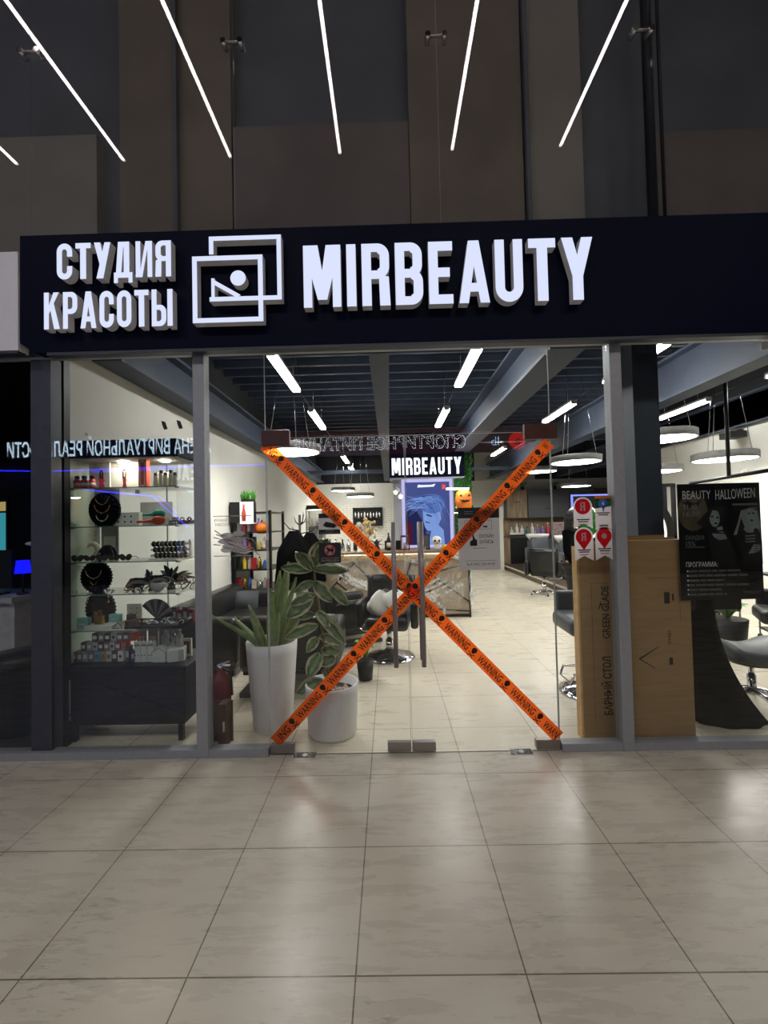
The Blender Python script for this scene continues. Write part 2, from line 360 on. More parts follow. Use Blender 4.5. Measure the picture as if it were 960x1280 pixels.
# ceiling deck with joists
mb = MB().bx(XL-.07, 8.75, 0.5, YB+.1, 3.98, 4.1, 'deck_dark')
y = .55
while y < YB:
    mb.bx(XL, 8.6, y, y+.05, 3.88, 3.98, 'joist'); y += .36
struct('ceiling', mb)
for i, (x0, x1, z1) in enumerate(((-.14, .03, 3.42), (1.36, 1.66, 3.45), (3.36, 3.6, 3.5), (5.62, 5.86, 3.5), (-2.45, -2.2, 3.4))):
    xm = (x0+x1)/2
    struct('trim_%d' % (i+2), MB().bx(x0, x1, .5, YB-.02, 3.0, 3.03, 'beam').bx(x0, x1, .5, YB-.02, z1-.03, z1, 'beam').bx(xm-.02, xm+.02, .5, YB-.02, 3.03, z1-.03, 'beam'))
struct('trim_7', MB().bx(XL, 8.5, 6.9, 7.1, 3.42, 3.7, 'beam').bx(XL, 8.5, 9.0, 9.12, 3.0, 3.1, 'beam'))
# column inside, right of the post
solo('steel_column', MB().bx(1.93, 2.13, .34, .56, 0, 3.0, pm('column_blue', '39424e', .45, var=.06) and 'column_blue').bx(1.9, 2.16, .31, .59, 0, .02, 'column_blue'),
     'dark blue-grey square steel column rising behind the cardboard boxes', 'column')
# facade frame
def post(x0, x1, nm): return struct(nm, MB().bx(x0, x1, -.035, .06, 0, 2.84, 'alu'), bevel=.004)
post(-1.365, -1.285, 'trim_8'); post(1.56, 1.64, 'trim_9'); post(3.85, 3.93, 'trim_10')
struct('trim_11', MB().bx(-2.545, -2.4, .0, .1, 0, 2.84, pm('post_blue', '3b3d49', .5) and 'post_blue').bx(-2.468, -2.412, .14, .2, 0, 2.95, 'black_metal'))
struct('trim_12', MB().bx(-12, -.87, -.03, .05, 0, .055, 'alu').bx(1.15, 12, -.03, .05, 0, .055, 'alu'))
struct('trim_13', MB().bx(-12, 12, -.03, .03, 2.835, 2.9, 'alu_dark').bx(-12, 12, -.015, .03, 2.822, 2.835, 'alu'))
mb = MB()
x = -1.2
while x < 1.5: mb.bx(x, x+.1, -.035, -.028, 2.845, 2.857, 'black'); x += .13
struct('trim_14', mb)
# bulkhead behind the upper glass and fascia
mb = MB().bx(-12, 12, .35, .5, 3.25, 7, pm('bulk_grey', '84888c', .8, var=.12, scale=2) and 'bulk_grey')
YU = .25
def ux(px, py): return at(px, py, YU)
for (pa, pb, pt_, pbm, c) in ((-60, 121, 171, 300, 'b1'), (150, 290, -80, 300, 'b2'), (292, 512, 155, 300, 'b3'), (513, 655, -80, 300, 'b2'), (660, 730, -80, 300, 'b1'), (822, 1100, 160, 300, 'b3')):
    x0, x1, z0, z1 = ux(pa, 230).x, ux(pb, 230).x, 3.4, min(6.95, ux((pa+pb)/2, pt_).z)
    pm('b1', 'b8b2a6', .8, var=.1, scale=2); pm('b2', 'a39888', .8, var=.12, scale=2); pm('b3', '9a908a', .8, var=.12, scale=2)
    mb.bx(x0, x1, .25, .35, z0, z1, c)
for x in (ux(656, 200).x, ux(220, 200).x): mb.bx(x, x+.03, .2, .25, 3.4, 7, 'bulk_grey')
struct('wall_upper_front', mb)
SEAM = [-6]+[at(px, py, -.014).x for px, py in ((38, 65), (291, 60), (545, 50), (814, 40))]+[6]
for i, (x0, x1) in enumerate((SEAM[k]+.003, SEAM[k+1]-.003) for k in range(5)):
    struct('window_%d' % (i+5), MB().bx(x0, x1, -.02, -.008, 3.45, 6.9, 'upper_glass'))
for i, (px, py) in enumerate(((37, 65), (290, 53), (545, 45), (803, 38))):
    p = at(px, py, -.03)
    mb = MB().tube([p+V((-.055, 0, 0)), p+V((.055, 0, 0))], .01, 'steel')
    for sx in (-1, 1): mb.tube([p+V((sx*.06, -.02, 0)), p+V((sx*.06, .05, 0))], .02, 'chrome', 12)
    solo('glass_clamp', mb, 'small steel clamp holding the upper glass, ' + ('beside the long light line at the far end', 'above the two-line lettering', 'between two light lines over the big lettering', 'beside the vertical pipe')[i], 'clamp', 'glass clamps above the sign')
p = at(812, 150, .1)
solo('pipe', MB().tube([(p.x, .1, 3.56), (p.x, .1, 6.9)], .035, 'alu_dark', 12).tube([(p.x+.085, .1, 3.56), (p.x+.085, .1, 6.9)], .012, 'alu_dark', 8), 'vertical grey pipe behind the upper glass above the sign', 'pipe')
# glass panes (8 mm)
def pane(nm, x0, x1, z0, z1, y=.01, mat='pane_glass'): return struct(nm, MB().bx(x0, x1, y-.004, y+.004, z0, z1, mat))
pane('window_1', -2.4, -1.365, .055, 2.825); pane('window_2', -1.285, -.868, .055, 2.825); pane('window_3', 1.148, 1.56, .055, 2.825)
pane('window_4', 1.64, 3.85, .055, 2.825); pane('window_10', -.862, 1.142, 2.225, 2.825); pane('window_11', -12, -2.545, .055, 2.825); pane('window_12', 3.93, 12, .055, 2.825)
pm('edge_pale', 'a4ada9', .25)
for xx in (-.868, 1.146): struct('trim_%d' % (20 if xx < 0 else 21), MB().bx(xx-.002, xx+.002, .005, .015, .055, 2.825, 'edge_pale'))
for i, (x0, x1, hx) in enumerate(((-.862, .117, .025), (.123, 1.142, .215))):
    d = T('door_%d' % (i+1), None, None, ((x0+x1)/2, 0, 0)); ST(d)
    P(d, 'pane', MB().bx(x0, x1, .006, .014, .012, 2.215, 'pane_glass'))
    P(d, 'glass_edge', MB().bx(x0, x0+.003, .005, .015, .012, 2.215, 'edge_pale').bx(x1-.003, x1, .005, .015, .012, 2.215, 'edge_pale').bx(x0, x1, .005, .015, 2.212, 2.215, 'edge_pale'))
    for sg in (-1, 1):
        yy = -.065 if sg < 0 else .085
        m = MB().tube([(hx, yy, .61), (hx, yy, 1.6)], .0165, 'handle_metal', 14)
        for zz in (.75, 1.46): m.tube([(hx, yy, zz), (hx, .01, zz)], .009, 'handle_metal', 8)
        P(d, 'handle', m)
    for a, b in (((x0-.005, x0+.165), (x1-.165, x1-.003)) if i == 0 else ((x0+.003, x0+.165), (x1-.165, x1+.005))):
        P(d, 'patch_fitting', MB().bx(a, b, -.012, .032, .012, .075, 'steel'), bevel=.006)
    a, b = (x0-.03, x0+.17) if i == 0 else (x1-.18, x1+.05)
    P(d, 'patch_fitting', MB().bx(a, b, -.012, .032, 2.16, 2.27, pm('brown_steel', '5a403a', .35, .6) and 'brown_steel'), bevel=.006)
for x, s, l in ((-.62, 'under the taped door, beside the white pots', 0), (.87, 'under the taped door, beside the cardboard box', 1)):
    solo('floor_plate', MB().bx(x-.075, x+.075, -.05, .02, .0, .004, 'chrome').tube([(x, -.015, .004), (x, -.015, .006)], .02, 'steel', 12), 'chrome pivot plate in the floor ' + s, 'floor plate', 'door pivot plates')
solo('barrier_strip', MB().bx(-.86, 1.14, -.005, .005, 0, .003, 'grey'), 'thin grey threshold strip under the glass doors', 'threshold')
# mall around the camera
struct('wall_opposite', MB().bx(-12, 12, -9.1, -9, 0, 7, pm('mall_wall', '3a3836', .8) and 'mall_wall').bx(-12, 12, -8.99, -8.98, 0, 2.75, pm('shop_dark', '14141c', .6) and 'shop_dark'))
struct('wall_mall_west', MB().bx(-12.1, -12, -9, 0, 0, 7, 'mall_wall')); struct('wall_mall_east', MB().bx(12, 12.1, -9, 0, 0, 7, 'mall_wall'))
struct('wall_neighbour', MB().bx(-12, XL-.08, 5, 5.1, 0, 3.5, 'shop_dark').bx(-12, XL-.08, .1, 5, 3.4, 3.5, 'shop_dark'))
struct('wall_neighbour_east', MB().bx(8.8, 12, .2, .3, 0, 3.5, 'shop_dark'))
struct('ceiling_mall', MB().bx(-12, 12, -9, .5, 6.6, 6.7, pm('mall_ceiling', '1d1e20', .9) and 'mall_ceiling'))
for i, x in enumerate((-4.87, -3.43, -2.0, -.54, .945, 2.37)):
    t = T('strip_lamp', 'long thin light line glowing in the upper glass, number %s of six along the ceiling' % ('one', 'two', 'three', 'four', 'five', 'six')[i], 'ceiling lamp', (x, -1.3, 6.5), 0, 'mall ceiling light lines')
    P(t, 'housing', MB().bx(x-.03, x+.03, -2.57, -.1, 6.51, 6.6, 'black_metal')); P(t, 'diffuser', MB().bx(x-.018, x+.018, -2.56, -.11, 6.5, 6.51, 'strip_light'))
for i, x in enumerate((-5.5, -1.8, 1.8, 5.5)):  # panels added outside the reflections to brighten the corridor floor
    t = T('floor_fill_lamp', 'square lamp added out of view to light the corridor floor, %s along the row' % ('first', 'second', 'third', 'fourth')[i], 'ceiling lamp', (x, -5.6, 6.5), 0, 'added fill panels over the corridor')
    P(t, 'housing', MB().bx(x-.65, x+.65, -6.2, -5.0, 6.52, 6.59, 'white')); P(t, 'diffuser', MB().bx(x-.6, x+.6, -6.15, -5.05, 6.5, 6.52, 'floor_fill_light'))

# ================================================================== SIGN
def arc(cx, cy, ro, ri, a0, a1, n=8):
    o = []
    for k in range(n):
        p, q = R(a0+(a1-a0)*k/n), R(a0+(a1-a0)*(k+1)/n)
        o.append([(cx+ri*math.cos(p), cy+ri*math.sin(p)), (cx+ro*math.cos(p), cy+ro*math.sin(p)), (cx+ro*math.cos(q), cy+ro*math.sin(q)), (cx+ri*math.cos(q), cy+ri*math.sin(q))])
    return o
t_ = .16
def rc(x0, x1, y0, y1): return [(x0, y0), (x1, y0), (x1, y1), (x0, y1)]
def bowl(y0, y1, w, r=.2):
    ri = max(r-t_, .02)
    return [rc(t_*.8, w-r, y1-t_*.85, y1), rc(t_*.8, w-r, y0, y0+t_*.85), rc(w-t_, w, y0+r, y1-r)] + arc(w-r, y1-r, r, ri, 0, 90) + arc(w-r, y0+r, r, ri, -90, 0)
def flip(ps, w): return [[(w-x, y) for x, y in p][::-1] for p in ps]
W_ = .47; h_ = W_/2; ri_ = h_-t_
GL = {
 'M': (.64, [rc(0, t_*.9, 0, 1), rc(.64-t_*.9, .64, 0, 1), [(0, 1), (.25, 1), (.4, .12), (.24, .12)], [(.39, 1), (.64, 1), (.4, .12), (.24, .12)]]),
 'I': (t_, [rc(0, t_, 0, 1)]),
 'R': (W_, [rc(0, t_, 0, 1)] + bowl(.43, 1, W_) + [[(W_-t_*1.05, 0), (W_+.01, 0), (W_-.01, .46), (W_-t_-.02, .5)]]),
 'B': (W_, [rc(0, t_, 0, 1)] + bowl(.44, 1, W_-.01) + bowl(0, .57, W_)),
 'E': (.41, [rc(0, t_, 0, 1), rc(0, .41, 0, .15), rc(0, .41, .85, 1), rc(0, .36, .43, .58)]),
 'A': (.52, [[(0, 0), (t_, 0), (.33, 1), (.17, 1)], [(.52-t_, 0), (.52, 0), (.35, 1), (.19, 1)], rc(.1, .42, .18, .32)]),
 'U': (W_, [rc(0, t_, h_, 1), rc(W_-t_, W_, h_, 1)] + arc(h_, h_, h_, ri_, 180, 360, 14)),
 'T': (.46, [rc(0, .46, .85, 1), rc(.14, .32, 0, 1)]),
 'Y': (.53, [[(0, 1), (.19, 1), (.355, .38), (.175, .38)], [(.34, 1), (.53, 1), (.355, .38), (.175, .38)], rc(.175, .355, 0, .4)]),
 'O': (W_, [rc(0, t_, h_, 1-h_), rc(W_-t_, W_, h_, 1-h_)] + arc(h_, h_, h_, ri_, 180, 360, 14) + arc(h_, 1-h_, h_, ri_, 0, 180, 14)),
 'C': (W_, [rc(0, t_, h_, 1-h_), rc(W_-t_, W_, h_, .37), rc(W_-t_, W_, .63, 1-h_)] + arc(h_, h_, h_, ri_, 180, 360, 14) + arc(h_, 1-h_, h_, ri_, 0, 180, 14)),
 'u': (.5, [[(0, 1), (.19, 1), (.34, .38), (.2, .28)], [(.32, 1), (.5, 1), (.28, 0), (.07, 0)]]),
 'D': (.56, [rc(.13, .47, .85, 1), rc(.3, .47, .1, 1), [(.06, .1), (.22, .1), (.3, 1), (.13, 1)], rc(0, .56, 0, .15), rc(0, .12, -.14, .1), rc(.44, .56, -.14, .1)]),
 'i': (.5, [rc(0, t_*.9, 0, 1), rc(.5-t_*.9, .5, 0, 1), [(.1, .0), (.2, .0), (.4, 1), (.3, 1)]]),
 'K': (.52, [rc(0, t_, 0, 1), [(.14, .38), (.14, .6), (.31, 1), (.49, 1)], [(.2, .56), (.32, .7), (.52, 0), (.33, 0)]]),
 'P': (W_, [rc(0, t_, 0, 1)] + bowl(.4, 1, W_)),
 'y': (.68, [rc(0, t_, 0, 1)] + bowl(0, .58, W_) + [rc(.51, .68, 0, 1)]),
}
GL['r'] = (W_, flip(GL['R'][1], W_))
def sign_text(mb, s, o, u, v, d, w, h, face, side, gap=.1):
    tot = sum(GL[c][0] for c in s)+gap*(len(s)-1); k = w/tot; x = 0
    for c in s:
        gw, ps = GL[c]
        for p in ps: mb.prism([((x+a)*k, b*h) for a, b in p], o, u, v, d, face, side=side, back=side)
        x += gw+gap
YS = -.2
SL = at(25, 350, -.12).x; SB, STP = (at(480, 429, -.12).z+at(900, 417, -.12).z)/2, (at(480, 280, -.12).z+at(900, 268, -.12).z)/2
t = T('shop_sign', 'long black shop sign with glowing white letters above the glass front', 'sign', (0.6, -.15, 2.77))
P(t, 'panel', MB().prism([(SL+.1, SB), (3.9, SB), (3.9, STP), (SL, STP), (SL, SB+.07)], (0, -.12, 0), X, Z, (0, .09, 0), 'sign_black'))
P(t, 'bottom_edge', MB().bx(-2.33, 3.9, -.12, -.055, SB-.02, SB, 'alu_dark'))
mb = MB()
def sgn(s, x0, x1, yt, yb):
    a, b = at(x0, (yb[0]), YS), at(x1, yb[1], YS); h = at(x0, yt[0], YS).z-a.z; h2 = at(x1, yt[1], YS).z-b.z
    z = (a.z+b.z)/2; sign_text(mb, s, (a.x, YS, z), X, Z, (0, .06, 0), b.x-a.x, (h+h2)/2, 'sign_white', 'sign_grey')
sgn('CTuDir', 71, 214, (305, 300), (350, 345)); sgn('KPACOTy', 55, 216, (366, 361), (412, 407)); sgn('MIRBEAUTY', 380, 743, (305, 298), (385, 374))
P(t, 'lettering', mb)
mb = MB()
def frame(x0, x1, y0, y1, th):
    a, b = at(x0, y1, YS), at(x1, y0, YS)
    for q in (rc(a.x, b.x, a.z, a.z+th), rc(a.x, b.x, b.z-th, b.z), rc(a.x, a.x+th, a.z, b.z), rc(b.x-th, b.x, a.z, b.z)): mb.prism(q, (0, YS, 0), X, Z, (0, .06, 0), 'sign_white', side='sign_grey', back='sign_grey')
frame(241, 328, 318, 404, .032)
a, b = at(262, 377, YS), at(351, 293, YS); th = .03; b1 = at(328, 377, YS).x; c1 = at(262, 318, YS).z
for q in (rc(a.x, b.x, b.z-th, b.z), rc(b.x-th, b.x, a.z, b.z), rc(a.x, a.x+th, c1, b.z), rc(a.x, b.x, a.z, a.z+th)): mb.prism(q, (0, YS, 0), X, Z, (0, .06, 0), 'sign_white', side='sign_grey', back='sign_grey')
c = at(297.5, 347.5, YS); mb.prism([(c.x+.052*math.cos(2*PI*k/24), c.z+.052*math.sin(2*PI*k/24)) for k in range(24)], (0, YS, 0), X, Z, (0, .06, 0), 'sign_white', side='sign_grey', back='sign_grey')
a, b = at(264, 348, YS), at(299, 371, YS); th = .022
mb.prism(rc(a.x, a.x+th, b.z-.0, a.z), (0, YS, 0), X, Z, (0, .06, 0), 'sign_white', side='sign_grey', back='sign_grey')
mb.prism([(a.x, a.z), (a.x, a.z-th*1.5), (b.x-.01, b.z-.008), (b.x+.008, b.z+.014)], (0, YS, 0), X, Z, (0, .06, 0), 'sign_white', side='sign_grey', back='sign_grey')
P(t, 'logo', mb)
t = T('neighbour_sign', 'pale grey end of the next shop sign beside the black one', 'sign', (-3.5, -.15, 2.77))
P(t, 'panel', MB().bx(-5, SL-.015, -.12, -.03, SB+.02, STP-.11, pm('pale_panel', 'e4e3ea', .5, var=.02) and 'pale_panel')); P(t, 'bottom_edge', MB().bx(-5, SL-.015, -.125, -.055, SB, SB+.02, 'alu_dark'))
# downlight dots / corner triangle mark on the far pane
p = at(950, 432, .0)
solo('corner_decal', MB().prism([(0, .0), (.012, 0), (.012, .06), (.09, .02), (.09, .005)], (p.x, -.002, p.z-.03), X, Z, (0, .002, 0), 'white'), 'small pale angular decal at the top of the far pane', 'decal')

# ================================================================== SIGNS ACROSS THE CORRIDOR (they mirror in the glass)
em('cyan_white', 'cfe8ff', 14); em('halo_white', 'e8f0ff', 9); em('red_glow', 'ff2010', 5); em('cyan_glow', '9fd8ff', 9)
UR = V((-1, 0, 0))                                       # reading direction on the opposite facade
def opp(x, y, Y=8.7): p = at(x, y, Y); return V((p.x, -Y, p.z))
a, b = opp(262, 565), opp(5, 566)
t = T('arcade_sign', 'glowing pale blue lettering mirrored in the glass over the display cabinet', 'sign', (a.x-2, -8.9, a.z))
P(t, 'panel', MB().bx(b.x-.3, a.x+.2, -8.95, -8.8, a.z-.25, a.z+.65, 'black'))
h = opp(262, 546).z-a.z
P(t, 'lettering', MB().text('АРЕНА ВИРТУАЛЬНОЙ РЕАЛЬНОСТИ', (a.x, -8.78, a.z), UR, Z, 'cyan_white', w=a.x-b.x, h=h, align='L', off=.014))
a, b = opp(582, 558), opp(366, 558); h = opp(582, 543).z-a.z
t = T('nutrition_sign', 'brown shop sign with dark halo-lit letters mirrored above the doors', 'sign', (0, -8.9, a.z-.2))
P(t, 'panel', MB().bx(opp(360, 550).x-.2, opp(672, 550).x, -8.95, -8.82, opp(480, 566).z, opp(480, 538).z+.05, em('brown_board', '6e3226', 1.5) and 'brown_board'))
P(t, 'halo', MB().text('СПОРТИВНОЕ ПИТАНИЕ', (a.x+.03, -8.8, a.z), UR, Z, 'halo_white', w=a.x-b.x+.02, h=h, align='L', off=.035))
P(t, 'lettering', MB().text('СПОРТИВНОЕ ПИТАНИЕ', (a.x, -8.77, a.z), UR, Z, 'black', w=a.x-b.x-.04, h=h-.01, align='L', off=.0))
c = opp(648, 550)
t = T('round_sign', 'red glowing round sign with two pale letters mirrored beside the door fitting', 'sign', (c.x, -8.9, c.z-.25))
mb = MB().disc(c.x, c.z, .24, (0, -8.78, 0), X, Z, 'red_glow', 32); P(t, 'panel', mb)
P(t, 'lettering', MB().text('a', (c.x, -8.76, c.z-.1), UR, Z, 'black', h=.26, off=.0).text('lb', (c.x-.62, -8.76, c.z-.12), UR, Z, 'cyan_glow', h=.26))
def bl(p): return opp(*p)
solo('led_line', MB().tube([bl(q) for q in ((-30, 588), (60, 589), (150, 586), (235, 583), (332, 581))], .022, 'blue_led', 6), 'long blue light line mirrored across the glass above the goods', 'light line', 'blue light lines of the arcade')
solo('led_line', MB().tube([bl(q) for q in ((104, 612), (158, 617), (190, 620), (212, 640), (234, 658))], .022, 'blue_led', 6), 'short bent blue light line mirrored lower in the glass', 'light line', 'blue light lines of the arcade')

# ================================================================== LAMPS IN THE SHOP
ROWS = ((-1.15, ((1.25, 'beside the door top at the first beam'), (3.45, 'second one in from the sofa'), (7.9, 'deep in the room before the dark back fascia'), (10.0, 'last before the back wall')), 'over the lounge'),
        (.92, ((1.22, 'just inside the doors'), (3.52, 'second one in from the doors')), 'over the middle aisle'),
        (2.8, ((1.24, 'half hidden by the steel column'), (3.38, 'above the orange tape end'), (7.2, 'deep in the room')), 'between the two wide beams'),
        (4.82, ((1.2, 'cut by the frame edge high up'), (3.42, 'over the black halloween poster')), 'beyond the wide beam'))
for x, ys, rl in ROWS:
    for y0, wl in ys:
        t = T('tube_lamp', 'slim white tube lamp %s, %s' % (rl, wl), 'lamp', (x, y0+.6, 3.3), 0, 'tube lamps under the shop ceiling')
        P(t, 'housing', MB().bx(x-.045, x+.045, y0-.02, y0+1.2, 3.335, 3.37, 'lightgrey').bx(x-.04, x+.04, y0-.03, y0, 3.3, 3.36, 'lightgrey').bx(x-.04, x+.04, y0+1.18, y0+1.21, 3.3, 3.36, 'lightgrey'))
        P(t, 'diffuser', MB().bx(x-.05, x+.05, y0, y0+1.18, 3.295, 3.335, 'tube_light'), bevel=.015, seg=3)
        for yy in (y0+.2, y0+1.0): P(t, 'wire', MB().tube([(x, yy, 3.37), (x, yy, 3.975)], .004, 'silver', 5))
        P(t, 'cable', MB().tube([(x, y0+1.2, 3.36), (x, y0+1.7, 3.363), (x, min(y0+2.09, YB-.1), 3.36)], .008, 'black_plastic', 5))
DISC = ((-1.35, 2.97, 2.61, .4, 'hanging by the door top fitting'), (-1.41, 10.2, 2.6, .37, 'small and high before the white back wall'), (-.8, 9.0, 2.33, .39, 'lower of the two before the white back wall'),
        (3.13, 4.13, 2.52, .4, 'big one seen above the round red stickers'), (4.87, 3.22, 2.39, .4, 'hanging over the black halloween poster'), (3.72, 2.79, 2.63, .4, 'half behind the steel column, the upper one'),
        (4.44, 4.15, 2.33, .4, 'half behind the steel column, the lower one'), (5.36, 9.24, 2.5, .4, 'small one over the grey wall cupboards'), (3.8, 7.69, 2.77, .4, 'crossed by the orange tape near its upper end'))
for x, y, z, r, wl in DISC:
    t = T('disc_lamp', 'round flat pendant lamp with grey rim, '+wl, 'lamp', (x, y, z), 0, 'round pendant lamps')
    P(t, 'rim', MB().lathe([(r-.02, z+.012), (r-.02, z), (r, z), (r, z+.1), (r-.01, z+.105), (.001, z+.105)], 'grey', 40, (x, y, 0), caps=False))
    P(t, 'diffuser', MB().lathe([(.001, z+.006), (r-.02, z+.006), (r-.02, z+.012), (.001, z+.012)], 'disc_light', 40, (x, y, 0)))
    for q in range(3):
        a = PI/2+q*2*PI/3; P(t, 'wire', MB().tube([(x+.8*r*math.cos(a), y+.8*r*math.sin(a), z+.1), (x+.3*r*math.cos(a), y+.3*r*math.sin(a), 3.975)], .004, 'silver', 5))
def spot(p, lab, aim):
    p = V(p); t = T('spot_lamp', lab, 'lamp', p, 0); aim = V(aim).normalized()
    P(t, 'bracket', MB().tube([p+V((0, .185, .08)), p+V((0, .0, .08)), p], .012, 'white')); P(t, 'housing', MB().tube([p-aim*.06, p+aim*.06], .045, 'white', 14)); P(t, 'bulb_or_glare', MB().tube([p+aim*.06, p+aim*.066], .037, 'spot_light', 14))
spot(at(496, 614, 5.72), 'white spotlight on the wall beside the blue lightbox, upper head', (-.4, -.7, -.4)); spot(at(500, 620, 5.72), 'white spotlight beside the blue lightbox, lower head', (.2, -.9, -.3))
# glare spots mirrored in the panel beside the moss, put in as glowing balls
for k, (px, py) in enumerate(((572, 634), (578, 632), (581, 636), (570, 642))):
    p = at(px, py, 5.82); solo('bulb_or_glare', MB().ball(p, .035, 'spot_light', 10).tube([p+V((0, 0, .03)), p+V((0, .04, .06))], .012, 'chrome'), 'glowing ball standing for a glare spot on the grey panel under the pumpkin, ' + ('outer upper', 'middle', 'inner', 'lowest')[k], 'lamp', 'mirrored glare spots under the pumpkin')

# ================================================================== FURNITURE
def sofa_part(root, nm, x0, x1, y0, y1, z0, z1, bev=.05, mat='leather'):
    return P(root, nm, MB().bx(x0, x1, y0, y1, z0, z1, mat), bevel=bev, seg=4)
t = T('sofa', 'long black leather sofa along the white wall behind the display cabinet', 'sofa', (-2.05, 2.45, 0))
sofa_part(t, 'base', -2.42, -1.66, 1.52, 3.38, .08, .27, .02)
sofa_part(t, 'seat', -2.25, -1.62, 1.7, 2.44, .26, .43, .05); sofa_part(t, 'seat', -2.25, -1.62, 2.45, 3.18, .26, .43, .05)
sofa_part(t, 'backrest', -2.44, -2.2, 1.5, 3.4, .26, .74, .08)
sofa_part(t, 'armrest', -2.42, -1.64, 1.5, 1.7, .1, .62, .07); sofa_part(t, 'armrest', -2.42, -1.64, 3.18, 3.4, .1, .66, .07)
for x in (-2.36, -1.72):
    for y in (1.58, 3.32): P(t, 'leg', MB().box((x, y, .04), (.06, .06, .08), 'black_metal'))
mb = MB(); p = at(303, 751, 3.05)
mb.grid(lambda u, v: p+V(((u-.5)*.44, .02-.05*math.sin(PI*u)*math.sin(PI*v)+(v-.5)*.08, (v-.5)*.26)), 10, 8, 'leather_grey'); mb.grid(lambda u, v: p+V(((u-.5)*.44, .02+.05*math.sin(PI*u)*math.sin(PI*v)+(v-.5)*.08, (v-.5)*.26)), 10, 8, 'leather_grey')
solo('cushion', mb, 'dark grey leather cushion propped on the black sofa', 'cushion')
def armchair(nm, lab, loc, rz, w=.9, legs=True):
    t = T(nm, lab, 'armchair', loc, rz)
    def q(n, *a, **k): return MB().bx(*a).build(n, t, bevel=k.get('b', .05), seg=4)
    q('seat', -w/2+.1, w/2-.1, -.28, .4, .26, .45, 'leather'); q('backrest', -w/2, w/2, -.42, -.24, .24, .74, 'leather')
    q('armrest', -w/2, -w/2+.14, -.4, .4, .22, .6, 'leather'); q('armrest', w/2-.14, w/2, -.4, .4, .22, .6, 'leather'); q('base', -w/2+.03, w/2-.03, -.38, .38, .2, .28, 'black_metal', b=.01)
    for x in (-w/2+.14, w/2-.14):
        for y_ in (-.34, .29): MB().bx(x-.025, x+.025, y_, y_+.05, .04, .22, 'black_metal').build('leg', t)
        MB().bx(x-.14, x+.05, -.4, .4, 0, .045, 'alu_dark').build('skid', t, bevel=.005)
    return t
armchair('armchair', 'black leather armchair turned away from the doors behind the snake plant', (-.97, 1.38, 0), 0, .92)
armchair('armchair', 'black leather armchair before the reception desk behind the rubber plant', (-.62, 2.85, 0), R(-62), .78)
def salon_chair(nm, lab, loc, rz, h=.45, mat='leather', base='disc', group=None, foot=False):
    t = T(nm, lab, 'salon chair', loc, rz, group)
    MB().bx(-.25, .25, -.25, .28, h-.1, h+.05, mat).build('seat', t, bevel=.05, seg=4)
    m = MB(); m.grid(lambda u, v: V(((u-.5)*.56, -.24-.08*v+.09*(2*u-1)**2, h-.02+.5*v)), 10, 6, mat); m.build('backrest', t, solid=.09, bevel=.02, seg=3)
    for s in (-1, 1):
        MB().bx(s*.32-.045, s*.32+.045, -.27, .22, h-.08, h+.22, mat).build('armrest', t, bevel=.035, seg=4)
    MB().tube([(0, 0, .06), (0, 0, h-.25)], .045, 'chrome', 16).tube([(0, 0, h-.28), (0, 0, h-.1)], .032, 'chrome', 16).build('column', t)
    if base == 'disc': MB().lathe([(.3, 0), (.3, .012), (.25, .03), (.12, .06), (.06, .08), (.05, .1)], 'chrome', 40).build('base', t)
    else:
        m = MB()
        for k in range(5):
            a = 2*PI*k/5; m.tube([(0, 0, .07), (.3*math.cos(a), .3*math.sin(a), .03)], [.03, .018], 'chrome', 8)
            m.ball((.3*math.cos(a), .3*math.sin(a), .022), .022, 'black', 8)
        m.build('base', t)
    MB().tube([(.05, 0, h-.16), (.3, 0, h-.16), (.36, 0, h-.13)], .01, 'chrome', 6).build('lever', t)
    if foot: MB().tube([(-.05, .02, .2), (-.13, .08, .2), (-.13, .22, .2), (-.13, .25, .12), (.13, .25, .12), (.13, .22, .2), (.13, .08, .2), (.05, .02, .2)], .012, 'chrome', 8).build('footrest', t)
    return t
salon_chair('salon_chair', 'black salon chair on a chrome disc base with a white bag on its seat', (-.03, 2.12, 0), R(172), .46)
m = MB(); random.seed(3); bp = V((.0, 2.05, .505))
def bagf(u, v):
    a = 2*PI*u; r = .2*(math.sin(PI*(.12+.8*v))**.55)*(1-.25*v); k = 1+.14*math.sin(5*a+3*v)+.08*math.sin(9*a+7*v)
    return bp+V((r*k*math.cos(a)*1.45-.02, r*k*.7*math.sin(a), .29*v+.02*math.sin(4*a)*v))
m.grid(bagf, 36, 12, 'white'); o = solo('plastic_bag', m, 'crumpled white plastic bag lying on the black salon chair', 'bag')
MB().ring(0, 0, .035, .05, (.0, -.115, .14), X, V((0, .35, .9)), 'grey').build('mark', o)
